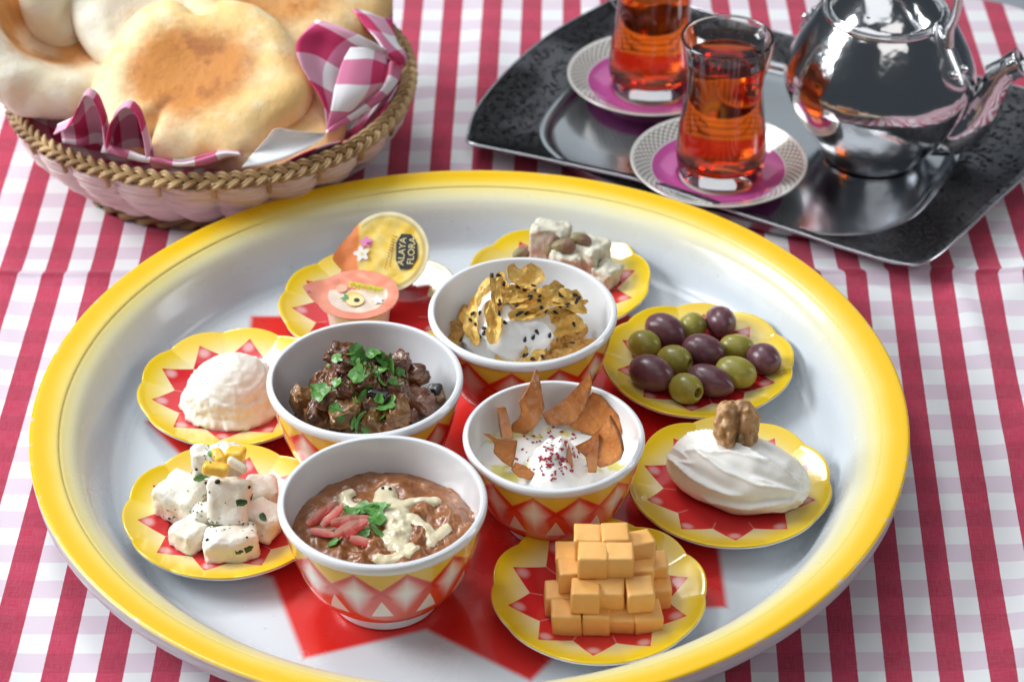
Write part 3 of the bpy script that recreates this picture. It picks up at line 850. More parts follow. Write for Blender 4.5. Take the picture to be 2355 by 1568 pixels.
# ------------------------------------------------------------------ aubergine stew
Z5 = zz(640, 780, 4.126)
def stew_mat():
    b = NB("dark_stew", .3, Coat_Weight=.45, Coat_Roughness=.18)
    n = b.noise(110, 5, .65); n2 = b.noise(60, 3); n3 = b.noise(420, 3)
    c = b.mix(b.step(n, .36, .64), (.070, .021, .008), (.22, .078, .021))
    c = b.mix(b.step(n2, .55, .70) * .75, c, (.36, .15, .045))
    c = b.mix(b.step(n3, .60, .70) * .5, c, (.44, .20, .08))
    b.set('Base Color', c); b.bump(n3 + n, .5, .0011); return b.mat
M_STEW = stew_mat()
BL = Vector((B_LEFT[0], B_LEFT[1], ZF))
def stew():
    n, m = 220, 92; V = []
    for i in range(m):
        t = i / (m - 1)
        for j in range(n):
            a = 2 * math.pi * j / n
            R = .0398; x, y = R * t * math.cos(a), R * t * math.sin(a)
            q = Vector((x, y, .013)); w = Vector((x + .004 * nz(q, 90, 1.), y + .004 * nz(q, 90, 4.), 0))
            c1 = 1 - min(1, mn.voronoi(w * 88 + Vector((3, 0, 1.5)))[0][0] * 1.35)
            c2 = 1 - min(1, mn.voronoi(w * 210 + Vector((3, 0, 7.5)))[0][0] * 1.4)
            dome = max(0, 1 - (t * 1.02) ** 2.3)
            lop = 1 + .28 * (-.3 * x / .03 + .55 * y / .03)
            z = .0235 + .0350 * dome * lop
            z += (.0075 * max(0, c1) ** .8 + .0032 * c2 + .0030 * fbm(q, 130, 2.0, 3) + .0022 * ridg(q, 330, 2.0, 2)) * (1 - t ** 8)
            xr = x / .0395
            if xr > .50: z -= .017 * (xr - .50) / .5 * (1 if y > -.02 else .3)
            V.append((x + .0014 * nz(q, 260, 1.) * (1 - t), y + .0014 * nz(q, 260, 5.) * (1 - t), z))
    F = grid_faces(m, n, True)
    return ob("stew", mesh("stew", V, F, M_STEW), None, BL, label="dark brown aubergine and meat stew mounded in the left bowl", cat="stew")
STEW = stew()
chs = []
def lump(x, y, sx, sy, sz, rz, lab, seed, mat=M_STEW, amp=.0022, name="stew_chunk", sink=.42, grp="chunks in the dark stew"):
    p, n = drop(bvh_of([STEW]), *Z5(x, y))
    if p is None: p = at(*Z5(x, y), ZF + .03)
    V, F = block(sx, sy, sz, min(sx, sy, sz) * .30, 13, amp * 1.2, 170, seed, .25 * math.sin(seed * 5))
    if amp > .001: V = [Vector(v) + Vector(v).normalized() * (.0016 * (ridg((v[0], v[1] * .6, v[2] * 1.4), 260, seed, 2) - .3) + .0009 * fbm(v, 560, seed, 2)) for v in V]
    V = [Vector(v) - Vector((0, 0, sz / 2)) for v in V]
    o = ob(name, mesh(name, V, F, mat), None, p + Vector((0, 0, sz * (.5 - sink))), RZ(rz) @ RX(rng.uniform(-25, 25)) @ RY(rng.uniform(-25, 25)), label=lab, cat="stew chunk", group=grp)
    chs.append(o)
M_MEAT = plain("stewed_meat", (.115, .034, .016), .3, (.20, .070, .030), 150, (380, .6, .0012), Coat_Weight=.4, Coat_Roughness=.2)
M_SKIN = plain("aubergine_skin", (.010, .007, .009), .12, (.03, .02, .02), 90, None, Coat_Weight=.6)
M_FLESH = plain("aubergine_flesh", (.30, .13, .035), .3, (.18, .09, .025), 140, (300, .5, .0010), Coat_Weight=.45, Coat_Roughness=.15)
lump(1620, 900, .0175, .0125, .0105, -25, "reddish brown meat chunk at the right of the stew", 1., M_MEAT)
lump(1450, 520, .0110, .0095, .0080, 30, "dark brown chunk at the upper right edge of the stew", 2., M_MEAT)
lump(1600, 640, .0150, .0090, .0085, -38, "pointed brown chunk sticking out at the stew's right side", 3., M_STEW)
lump(900, 1040, .0150, .0120, .0110, 10, "olive brown aubergine chunk at the front of the stew", 4., M_FLESH)
lump(620, 1060, .0115, .0110, .0110, 0, "round brown chunk at the front left of the stew", 5., M_STEW)
lump(480, 910, .0130, .0110, .0110, 20, "orange brown lump at the left edge of the stew", 6., M_FLESH)
lump(1190, 1100, .0085, .0110, .0080, -10, "pale aubergine piece at the very front of the stew", 7., M_FLESH)
lump(1420, 1020, .0110, .0130, .0095, 15, "aubergine piece at the front right of the stew", 8., M_FLESH)
lump(1330, 1170, .0090, .0080, .0070, -20, "small orange brown piece beside the bowl's front rim", 9., M_STEW)
lump(660, 560, .0130, .0120, .0105, 0, "rough brown lump at the upper left of the stew", 10., M_STEW, .003)
lump(900, 560, .0110, .0100, .0085, 30, "dark lump near the top of the stew under the leaves", 11., M_MEAT)
lump(900, 820, .0080, .0075, .0065, 0, "reddish lump in the middle of the stew", 12., M_MEAT)
lump(880, 420, .0140, .0090, .0085, 0, "brown lump at the top back of the stew", 13., M_STEW, .003)
lump(1240, 850, .0110, .0060, .0060, -20, "glossy black aubergine skin piece in the middle of the stew", 14., M_SKIN, .0006, "aubergine_skin")
lump(1830, 860, .0085, .0085, .0075, -25, "black skinned aubergine cube alone at the right of the bowl", 15., M_SKIN, .0006, "aubergine_skin", .0)
lump(1880, 890, .0060, .0080, .0065, 25, "brown flesh of the lone aubergine piece by the bowl's right wall", 16., M_FLESH, .001, sink=.1)
lump(700, 900, .0100, .0090, .0080, 12, "brown lump under the big leaf at the left", 17., M_STEW)
lump(1080, 700, .0110, .0080, .0080, 44, "brown stew lump behind the leaves in the centre", 18., M_STEW)
for i in range(6):
    x, y = rng.uniform(420, 1560), rng.uniform(480, 1160)
    lump(x, y, rng.uniform(.004, .008), rng.uniform(.004, .007), rng.uniform(.004, .006), rng.uniform(0, 90), "little brown stew lump among larger chunks", 20. + i, rng.choice([M_STEW, M_STEW, M_MEAT, M_FLESH]), .0014, "stew_lump", .3, "small lumps in the dark stew")
bvS = bvh_of([STEW] + chs)
lv = [(640, 800, -35, 4, 1.45, "big pale green parsley leaf lying at the left of the stew"), (800, 960, -12, 1, 1.25, "broad parsley leaf lying across the front left of the stew"),
 (1020, 1080, 78, 2, 1.15, "long parsley blade standing at the front of the stew"), (1060, 860, 62, 2, 1.0, "curved parsley strip in the middle of the stew"), (1130, 760, 50, 1, .8, "parsley leaf right of the centre of the stew"),
 (1330, 960, 60, 0, 1.3, "large notched parsley leaf at the right front of the stew"), (1260, 870, 70, 3, 1.1, "dark parsley leaf beside the black skin in the stew"), (1280, 1080, 35, 1, .9, "parsley leaf low at the right front of the stew"),
 (1380, 700, 70, 3, 1.0, "small upright parsley leaf at the right of the stew"), (1450, 750, 55, 2, .55, "cut parsley stem at the right of the stew"), (830, 720, -40, 0, .75, "parsley sprig left of centre in the stew"),
 (955, 735, -40, 2, .5, "cut green stem left of the stew's centre"), (820, 460, -30, 1, 1.15, "feathery parsley leaf at the upper left of the stew"), (1030, 650, 80, 0, 1.25, "parsley leaf hanging down from the top cluster"),
 (1000, 400, 40, 4, 1.2, "curled parsley leaf at the top left of the cluster"), (1120, 390, -15, 4, 1.3, "curled parsley leaf at the top middle of the cluster"), (1100, 470, 10, 1, 1.3, "parsley leaf lying across the cluster's front"),
 (1180, 420, -55, 4, 1.1, "curled parsley leaf at the top right of the cluster"), (1250, 500, 20, 0, 1.2, "parsley leaf at the right side of the cluster"), (1360, 540, -30, 0, 1.35, "broad parsley leaf at the far right of the cluster"),
 (1450, 590, -35, 1, 1.0, "parsley leaf tip at the right end of the cluster"), (1260, 590, -60, 4, 1.1, "dark parsley leaf under the cluster's right side"), (1000, 500, 60, 3, 1.0, "parsley leaf under the cluster's left side"),
 (1355, 450, 85, 2, .55, "pale cut stem at the top right of the stew"), (750, 545, 10, 3, .6, "tiny parsley bit at the upper left of the stew"), (1020, 840, 30, 3, .6, "tiny parsley bit at the centre of the stew"),
 (1095, 1195, 20, 3, 1.0, "bright green leaf bit at the front rim of the stew bowl"), (1700, 1070, 40, 3, .9, "parsley bit by the bowl's right front wall"), (1450, 1170, -10, 3, .6, "small green bit at the right front rim of the stew bowl"), (1240, 690, -65, 2, .8, "parsley stem strip right of the hanging leaf")]
for (x, y, a, k, s, lab) in lv:
    stick(bvS, LV[k], *Z5(x, y), a, .0016, s * .70, "parsley_leaf", lab, "parsley", "chopped parsley on the stew", .42)

bits = ["torn parsley shred among the brown lumps of the stew"]
for i in range(26):
    x, y = (rng.gauss(1150, 190), rng.gauss(480, 90)) if i < 16 else (rng.uniform(560, 1600), rng.uniform(560, 1180))
    stick(bvS, LV[rng.randrange(5)], *Z5(x, y), rng.uniform(0, 360), .0016, rng.uniform(.22, .50), "parsley_shred", bits[0], "parsley", "parsley shreds on the stew", .6)
# ------------------------------------------------------------------ flakes, yogurt and sesame
Z6 = zz(1120, 660, 6.0316)
BB = Vector((B_BACK[0], B_BACK[1], ZF))
M_YOG = plain("white_yogurt", (.88, .87, .84), .3, None, 60, (120, .08, .001), .35, Coat_Weight=.25, Coat_Roughness=.2)
def dollop():
    def disp(p, v):
        z = v.z
        q = Vector((v.x * .0245 * (1 - .12 * z), v.y * .0235 * (1 - .1 * z), (z if z < 0 else z ** .85) * .0235))
        k = fbm(q, 50, 3.0, 3) * .0052 + (1 - abs(math.sin(q.x * 130 + q.z * 190 + 2 * fbm(q, 50, 1., 2)))) ** 4 * .0016
        return q + v * k
    V, F = blob(1, 1, 1, 6, disp)
    p = at(*Z6(800, 900), ZF + .039)
    return ob("yogurt_dollop", mesh("yogurt_dollop", V, F, M_YOG), None, (p.x + .0035, p.y - .001, ZF + .035), RZ(15), label="dollop of thick white yogurt among golden flakes in the back bowl", cat="yogurt")
DOL = dollop()
def flake_mat(name, a, c):
    b = NB(name, .38, Coat_Weight=.3, Coat_Roughness=.25)
    n = b.noise(11, 4, .6)
    cc = b.mix(b.step(n, .32, .68), a, c); cc = b.mix(b.rand() * .35, cc, a)
    b.set('Base Color', b.mix(b.step(b.attr('rim') + (n - .5) * .6, .78, 1.05) * .5, cc, tuple(v * .55 for v in a))); b.bump(n, .8, .0014)
    b.set('Subsurface Weight', .25); b.p.inputs['Subsurface Radius'].default_value = (.003, .0015, .0005)
    return b.mat
M_FLT = flake_mat("golden_flake", (.95, .50, .055), (.98, .74, .26))
M_FLB = flake_mat("brown_flake", (.66, .31, .050), (.86, .52, .15))
def flake_mesh(seed, mat):
    r = random.Random(seed); n = 26
    ph = [r.uniform(0, 6.3) for _ in range(4)]
    out = []
    for i in range(n):
        a = 2 * math.pi * i / n
        k = 1 + .17 * math.sin(2 * a + ph[0]) + .14 * math.sin(3 * a + ph[1]) + .10 * math.sin(5 * a + ph[2]) + r.uniform(-.10, .10)
        out.append((.5 * k * math.cos(a), .5 * k * math.sin(a)))
    c1, c2 = r.uniform(.5, 1.3) * r.choice([1, 1, -1]), r.uniform(-.5, .5)
    V, F = fan_sheet(out, 6, lambda x, y, t: c1 * y * y * 1.3 + c2 * x * x + .22 * nz((x, y, 0), 3.2, seed) + .10 * nz((x, y, 0), 7, seed + 3) + .05 * nz((x, y, 0), 14, seed), .055)
    return rim_attr(mesh("flake%d" % seed, V, F, mat, sharp=50), len(out), 6)
FT = [flake_mesh(i, M_FLT) for i in range(5)]; FB = [flake_mesh(i + 20, M_FLB) for i in range(4)]
bvD = bvh_of([DOL])
flk = []
def flake(x, y, L, Wd, ang, top, lab, zabs=None, tilt=.55, lift=.0022, grp=None):
    r = random.Random(int(x * 3 + y)); px, py = Z6(x, y)
    p, n = (drop(bvD, px, py) if top and zabs is None else (None, None))
    if p is None:
        zb = zabs if zabs is not None else ZF + .030
        p = at(px, py, zb)
        rr = math.hypot(p.x - BB.x, p.y - BB.y); lim = rin(zb - ZF) - Wd * .000014 - .001
        if rr > lim: p = Vector((BB.x + (p.x - BB.x) * lim / rr, BB.y + (p.y - BB.y) * lim / rr, zb))
        n = -ray(px, py).normalized()
    else: p = p + n * lift
    view = -ray(px, py).normalized()
    n = (n * .45 + view * .8 + Vector((r.uniform(-1, 1), r.uniform(-1, 1), r.uniform(-.4, 1))) * tilt).normalized()
    a = math.radians(ang); s = Vector((math.cos(a), math.sin(a) * SP, math.sin(a) * CP))
    k = 2355 / 2546 / 6.03 / 4350
    me = (FT if top else FB)[r.randrange(5 if top else 4)]
    o = ob("flake", me, None, p, basis(n, s), (L * k * 1.30, Wd * k * 1.32, (L + Wd) * .52 * k), label=lab, cat="flake", group=grp or ("golden flakes on the yogurt" if top else "brown flakes at the bottom of the bowl"))
    flk.append(o)
for (x, y, L, Wd, a, lab) in [(230, 520, 450, 270, 62, "tall brown flake against the bowl's left wall"), (140, 760, 320, 260, 80, "brown flake low at the bowl's left wall"), (100, 950, 280, 190, -10, "flat tan flake at the far left beside the yogurt"), (70, 1110, 260, 170, 20, "brown flake at the left rim below the flat one"),
 (890, 1370, 380, 230, 20, "golden flake at the front rim left of centre"), (1080, 1390, 260, 190, -20, "brown flake at the front rim in the centre"), (1250, 1400, 330, 220, 10, "brown flake at the front rim right of centre"), (1440, 1290, 420, 300, -15, "large brown flake at the front right under the yogurt"),
 (1720, 1130, 360, 260, -30, "brown flake at the right below the hanging flake"), (1880, 1040, 320, 260, 60, "dark brown flake at the right, leaning on the bowl wall"), (1760, 1280, 400, 170, -32, "long tan flake at the right front of the bowl"), (2020, 1180, 320, 170, -8, "curled flake touching the bowl's right front wall"),
 (1610, 1400, 350, 200, 5, "brown flake at the right front rim"), (1900, 1310, 300, 170, -30, "small brown flake at the far right rim"), (1300, 1180, 400, 260, 0, "brown flake tucked under the yogurt's right edge"), (700, 1420, 260, 150, 10, "brown flake half hidden at the front rim, left")]:
    zb = ZF + (.034 if y < 1000 else .0315)
    flake(x, y, L, Wd, a, False, lab, zb, .5)
flake(920, 1350, 330, 230, 25, True, "bright golden flake at the front rim below the yogurt", ZF + .0365, .3)
flake(1240, 1420, 260, 180, 40, True, "pale golden flake at the front rim beside the yogurt", ZF + .0375, .4)
for (x, y, L, Wd, a, lab) in [(740, 250, 340, 170, 105, "golden flake standing highest, two seeds on its tip"), (790, 400, 320, 190, 95, "orange flake under the highest flake"), (1055, 290, 400, 380, 20, "big rounded golden flake at the top centre"), (560, 420, 380, 170, 55, "golden flake curling at the upper left of the heap"),
 (430, 470, 260, 120, -60, "narrow pointed flake at the left of the heap"), (680, 560, 520, 140, 92, "long narrow flake running down the yogurt"), (680, 860, 440, 210, 95, "bumpy golden flake hanging down the yogurt's face"), (345, 900, 460, 230, 100, "orange flake stuck on the yogurt's left side"),
 (920, 500, 330, 230, 10, "golden flake in the middle of the heap"), (1190, 440, 380, 270, -20, "golden flake right of the middle of the heap"), (1120, 590, 470, 210, -12, "wide golden flake across the heap's front"), (1130, 740, 430, 170, 18, "ruffled flake at the lower front of the heap"), (1290, 700, 300, 150, 40, "ribbon like flake at the heap's right front"),
 (1520, 480, 430, 320, 10, "rounded pale flake at the upper right"), (1400, 400, 300, 130, -5, "thin flake at the upper right edge of the heap"), (1770, 520, 380, 260, -25, "brownish flake at the far right of the heap"), (1740, 650, 440, 150, 14, "pointed orange flake at the right end"), (1680, 880, 420, 310, -10, "large ragged flake hanging at the right"), (1570, 1080, 380, 130, 95, "narrow flake hanging down at the right of the yogurt"), (1560, 740, 260, 180, 20, "golden flake behind the ragged flake")]:
    flake(x, y, L, Wd, a, True, lab, None if x < 1450 else ZF + .058 - (y - 480) * .000036, .38, .0035 if y < 400 else .0024)
V, F = blob(.00165, .00092, .00062, 2, lambda p, v: Vector((p.x, p.y * (1 - .45 * v.x), p.z * (1 - .3 * v.x))))
SEED = mesh("sesame", V, F, plain("black_sesame", (.012, .011, .012), .4, (.03, .028, .03), 900))
bvD2 = bvh_of([DOL] + flk)
sd = [(620, 145, 35), (725, 145, -15), (797, 268, 85), (1015, 318, -35), (1110, 368, -40), (1245, 312, -40), (1270, 392, -70), (1200, 450, 0), (1207, 480, 80), (1345, 445, 60), (1335, 530, -50), (1635, 435, -80), (1660, 470, -30), (1875, 440, 0), (1925, 495, 30), (1885, 540, 40), (1760, 585, 50), (1735, 610, -30), (1640, 610, -50), (1370, 635, -75), (1425, 680, -75), (1580, 710, -35), (1060, 700, 8), (1015, 730, 50), (1140, 705, 45), (992, 610, 70), (735, 545, -80), (742, 580, 20), (740, 710, 85), (822, 852, -25), (385, 395, 10), (335, 720, 40), (445, 718, -60), (298, 825, -30), (380, 895, -60), (512, 942, -20), (502, 1012, 75), (443, 1042, 0), (1297, 1000, -50), (1240, 1075, 60), (1115, 1105, 85), (1485, 1045, 75), (1130, 1335, 25), (1105, 1345, 80), (1385, 1370, -60), (1235, 1395, -20), (1825, 1165, 10), (1860, 880, -60), (165, 1115, 85)]
for i, (x, y, a) in enumerate(sd):
    on = "white yogurt" if i in (29, 32, 35, 36, 38, 39, 40, 41, 20, 48) else "golden flakes"
    o = stick(bvD2, SEED, *Z6(x, y), a, .0004, 1.0, "sesame_seed", "black sesame seed sprinkled on the %s in the back bowl" % on, "seed", "black sesame seeds on the flakes" if on != "white yogurt" else "black sesame seeds on the yogurt", .12)

# ------------------------------------------------------------------ bread chips in yogurt (smaller bowl)
Z1 = zz(1050, 880, 3.337)
BR = Vector((B_RIGHT[0], B_RIGHT[1], ZF))
def yog_base():
    n, m = 90, 40; V = []
    for i in range(m):
        t = i / (m - 1)
        for j in range(n):
            a = 2 * math.pi * j / n; R = rin(.0375) * SR + .0006
            x, y = R * t * math.cos(a), R * t * math.sin(a)
            d = math.hypot((x - .0015) / .0165, (y + .007) / .0225)
            z = .0335 + .0012 * fbm((x, y, 0), 60, 2., 2)
            z += max(0, 1 - d ** 1.6) * .0150 + (max(0, .9 - d * .75)) * (1 - min(1, mn.voronoi(Vector((x * 135, y * 135, .3)))[0][0] * 1.25)) ** .8 * .0105
            z += .0018 * fbm((x, y, 0), 170, 4., 2) * max(0, 1.2 - d)
            V.append((x, y, z))
    b = NB("yogurt_with_oil", .28, Coat_Weight=.3, Coat_Roughness=.15, Subsurface_Weight=.3)
    b.p.inputs['Subsurface Radius'].default_value = (.005, .004, .0025)
    x, y, z = b.xyz()
    oil = b.m('MULTIPLY', b.step(b.noise(75, 2), .50, .62), b.step(z, .0415, .0360))
    c = b.mix(oil, (.88, .87, .83), (.72, .66, .18)); b.set('Base Color', c)
    return ob("yogurt", mesh("yogurt_in_bowl", V, grid_faces(m, n, True), b.mat), None, BR, label="lumpy white yogurt with olive oil inside the smaller painted bowl", cat="yogurt")
YB = yog_base()
def chip_mat():
    b = NB("fried_bread", .30, Coat_Weight=.5, Coat_Roughness=.16)
    n = b.noise(70, 4); n2 = b.noise(320, 3)
    c = b.mix(b.step(n, .3, .7), (.50, .155, .034), (.68, .27, .070)); c = b.mix(b.rand() * .75, c, (.60, .215, .052))
    c = b.mix(b.step(b.attr('rim') + (b.noise(240, 3) - .5) * .5, .80, 1.05) * .75, c, (.26, .075, .018)); bl = b.voro(330)
    c = b.mix(b.step(bl, .30, .12) * .30, c, (.80, .42, .15))
    c = b.mix(b.m('MULTIPLY', b.step(b.noise(95, 2), .66, .74), b.step(n2, .4, .6)), c, (.10, .035, .015))
    b.set('Base Color', c); b.bump(n2 + n * .6 - bl * 1.2, .40, .0010)
    b.set('Subsurface Weight', .2); b.p.inputs['Subsurface Radius'].default_value = (.004, .002, .0008)
    return b.mat
M_CHIP = chip_mat()
def chip(poly, base, rot, th, label, bend=0.0, bump=.0004, zb=.036, fold=0.0):
    """bread piece: outline on a leaning plane through its foot in the yogurt"""
    yaw, lean = rot
    foot = at(*Z1(*base), ZF + zb)
    n = Matrix.Rotation(math.radians(yaw), 3, 'Z') @ Vector((0, -math.cos(math.radians(lean)), math.sin(math.radians(lean))))
    pts = [at_plane(*Z1(*q), foot, n) for q in poly]
    c = sum(pts, Vector()) / len(pts)
    R = basis(n, (1, 0, 0)); Ri = R.transposed()
    loc = [Ri @ (p - c) for p in pts]
    sm = catmull([(q.x, q.y) for q in loc] + [(loc[0].x, loc[0].y)], 5)[:-1]
    lin = resample([(q.x, q.y) for q in loc], 5)
    out = [tuple(.12 * np.array(a) + .88 * np.array(b)) for a, b in zip(sm, lin)]
    V, F = fan_sheet(out, 7, lambda x, y, t: bend * .5 * x * x * 40 - bend * .3 * y * y * 30 + bump * fbm((x, y, 0), 160, base[0] * .1, 2) * 2 + .0016 * nz((x, y, 0), 55, base[0]) - fold * math.hypot(x + .25 * y, .0012), th)
    return ob("bread_chip", rim_attr(mesh("bread_chip", V, F, M_CHIP, sharp=45), len(out), 7), None, c, R, label=label, cat="bread chip", group="fried bread chips in the yogurt")
chips = [
 chip([(985, 155), (1008, 250), (1022, 380), (1034, 470), (960, 590), (880, 680), (800, 722), (772, 690), (775, 620), (825, 560), (832, 480), (815, 410), (860, 330), (930, 240)], (860, 680), (14, 22), .0020, "folded bread chip standing upright at the back left", .6, fold=.75),
 chip([(1385, 165), (1405, 240), (1392, 330), (1330, 480), (1250, 590), (1130, 600), (1035, 590), (990, 505), (1090, 445), (1190, 370), (1290, 265)], (1140, 600), (-12, 18), .0023, "pointed bread chip at the back, leaning on the bowl rim", .5, fold=.12),
 chip([(1410, 315), (1480, 340), (1555, 430), (1640, 510), (1690, 580), (1655, 660), (1600, 720), (1450, 690), (1330, 650), (1228, 592), (1300, 500), (1360, 390)], (1330, 620), (-16, 32), .0023, "broad tan bread chip at the right, behind another", .6),
 chip([(1550, 510), (1640, 640), (1705, 785), (1660, 870), (1560, 920), (1470, 945), (1400, 880), (1340, 800), (1310, 750), (1400, 700), (1480, 610)], (1440, 930), (-38, 20), .0026, "dark edged bread chip at the right front with a burnt spot", .8, zb=.0405, fold=-.15),
 chip([(627, 447), (692, 440), (725, 560), (760, 700), (700, 712), (665, 700), (645, 580)], (700, 700), (24, 20), .0030, "narrow stick of bread chip standing at the left", .2),
 chip([(505, 665), (560, 665), (620, 705), (700, 716), (790, 718), (778, 800), (770, 860), (742, 940), (660, 890), (595, 820), (602, 750), (570, 700)], (690, 900), (12, 30), .0022, "crooked bread chip at the left front with a thin tail", -.9, zb=.038),
 chip([(770, 895), (860, 930), (945, 1005), (890, 1040), (800, 1020), (735, 955)], (840, 1010), (0, 45), .0023, "low bread chip lying at the front left rim", .3, zb=.0395),
 chip([(1215, 745), (1240, 830), (1256, 960), (1245, 1030), (1165, 1030), (1190, 880)], (1210, 1020), (6, 18), .0023, "thin bread sliver standing at the front centre", .2, zb=.0385),
 chip([(1460, 675), (1466, 720), (1452, 900), (1442, 985), (1375, 985), (1358, 850), (1410, 790)], (1410, 960), (-10, 18), .0023, "slim curved bread sliver at the right front", .4, zb=.0395),
]
bvY = bvh_of([YB] + chips)
pts = []
for i in range(130):
    a = rng.gauss(1120, 150), rng.gauss(800, 130)
    p, n = drop(bvh_of([YB]) if i == 0 else bvYo, *Z1(*a)) if i else (None, None)
    if i == 0: bvYo = bvh_of([YB])
    if p is not None and (drop(bvY, *Z1(*a))[0] - p).length < .001: pts.append((p, n))
flecks("sumac_flakes", pts, .00085, plain("sumac_red", (.40, .020, .045), .5), "dark red sumac flakes sprinkled over the yogurt")

# ------------------------------------------------------------------ bean mash with sauce drizzle
Z2 = zz(640, 1060, 3.0161)
BF = Vector((B_FRONT[0], B_FRONT[1], ZF))
ZBEAN = .0405
def bean_h(x, y):
    q = (x, y, 0)
    c1 = 1 - min(1, mn.voronoi(Vector((x * 120, y * 120, .2)))[0][0] * 1.5)
    c2 = 1 - min(1, mn.voronoi(Vector((x * 260, y * 260, 3.2)))[0][0] * 1.4)
    w = .45 + .85 * min(1, max(0, (-y + x * .8 + .012) / .03))
    r = math.hypot(x, y)
    return ZBEAN + (.0036 * c1 + .0016 * c2) * w + .0020 * fbm(q, 70, 3.0, 3) + .0022 * max(0, 1 - (r / .04) ** 2) - .0015 * max(0, r - .036) / .006
def bean_mat():
    b = NB("brown_bean_mash", .3, Coat_Weight=.4, Coat_Roughness=.15)
    n = b.noise(130, 5); n2 = b.noise(500, 3); n3 = b.noise(45, 2)
    c = b.mix(b.step(n, .3, .7), (.215, .064, .011), (.36, .128, .030))
    c = b.mix(b.step(n3, .5, .75) * .4, c, (.16, .048, .011))
    b.set('Base Color', c); b.bump(n2 + n, .45, .0009); return b.mat
M_BEAN = bean_mat()
V = []
n_, m_ = 150, 64
for i in range(m_):
    t = i / (m_ - 1)
    for j in range(n_):
        a = 2 * math.pi * j / n_; R = rin(ZBEAN) + .0006
        x, y = R * t * math.cos(a), R * t * math.sin(a)
        V.append((x, y, bean_h(x, y)))
BEAN = ob("bean_mash", mesh("bean_mash", V, grid_faces(m_, n_, True), M_BEAN), None, BF, label="brown mashed bean stew filling the nearest painted bowl", cat="bean mash")
strokes = [ # sauce drawn in strokes on the mash
 [(962, 470, 58), (955, 530, 66), (985, 590, 95), (1020, 640, 100), (1050, 700, 90), (1065, 780, 82), (1050, 850, 70), (1080, 905, 38)],
 [(700, 478, 32), (655, 500, 36), (665, 545, 36), (720, 590, 32), (820, 605, 40), (920, 615, 60)],
 [(1010, 560, 60), (1090, 575, 45), (1170, 545, 36), (1260, 538, 34), (1335, 540, 36)],
 [(1080, 660, 30), (1180, 690, 42), (1260, 740, 38), (1310, 800, 42), (1300, 860, 30)], [(1345, 800, 38), (1415, 748, 32)],
 [(1075, 905, 35), (1140, 905, 48), (1185, 925, 36), (1060, 965, 42), (960, 985, 34), (900, 975, 30)], [(970, 800, 40), (1000, 850, 45)], [(560, 640, 0)]]
segs = []
sc_ = 2355 / 2546 / 3.0161 / 4480
for s in strokes:
    P = []
    for (x, y, w) in s:
        p = at(*Z2(x, y), ZF + ZBEAN + .004); P.append((p.x - BF.x, p.y - BF.y, w * sc_))
    for a, b2 in zip(P, P[1:]): segs.append((np.array(a), np.array(b2)))
g = .00042; N = 190; x0, y0 = -.040, -.040
gx = x0 + g * np.arange(N); GX, GY = np.meshgrid(gx, gx, indexing='ij')
D = np.full((N, N), -1.0)
for a, b2 in segs:
    ab = b2[:2] - a[:2]; L2 = ab @ ab + 1e-12
    t = np.clip(((GX - a[0]) * ab[0] + (GY - a[1]) * ab[1]) / L2, 0, 1)
    d = np.hypot(GX - a[0] - t * ab[0], GY - a[1] - t * ab[1]); w = a[2] + (b2[2] - a[2]) * t
    D = np.maximum(D, np.where(w > 0, 1 - d / np.maximum(w * .95, 1e-6), -1))
idx = -np.ones((N, N), int); V = []
for i in range(N):
    for j in range(N):
        dd = D[i, j] + .12 * nz((GX[i, j], GY[i, j], 0), 330, 2.0)
        if dd > -.45:
            k = max(0, min(1, dd * 1.6)); idx[i, j] = len(V)
            hsm = max(bean_h(GX[i, j], GY[i, j]) - .0004, .35 * bean_h(GX[i, j], GY[i, j]) + .65 * (ZBEAN + .0042))
            V.append((GX[i, j], GY[i, j], hsm + (.0009 * math.sqrt(k) if dd > 0 else dd * .0040)))
F = []
for i in range(N - 1):
    for j in range(N - 1):
        q = (idx[i, j], idx[i + 1, j], idx[i + 1, j + 1], idx[i, j + 1])
        if min(q) >= 0: F.append(q)
TAH = ob("sauce_drizzle", mesh("sauce_drizzle", V, F, plain("sesame_sauce", (.74, .66, .46), .2, (.70, .60, .38), 90, None, .25, Coat_Weight=.4, Coat_Roughness=.08)), None, BF, label="cream coloured sauce drizzled as a small figure across the bean mash", cat="sauce")
bvB = bvh_of([BEAN, TAH])
for (x, y, lab) in [(942, 463, "black seed eye on the left of the sauce figure's head"), (994, 468, "black seed eye on the right of the sauce figure's head")]:
    stick(bvB, SEEDBALL, *Z2(x, y), 10, .0003, .85, "seed_eye", lab, "seed", None, 0)
_b = NB("pink_pickled_turnip", .2, Coat_Weight=.4, Transmission_Weight=.12, IOR=1.36)
_x, _y, _z = _b.xyz()
_f = _b.step(_y + (_b.noise(170, 3) - .5) * .002, -.0016, .0016)
_c = _b.mix(_f, (.72, .065, .055), (.88, .40, .31)); _b.set('Base Color', _c); _b.bump(_b.noise(300, 3), .2, .0005)
M_TUR = _b.mat
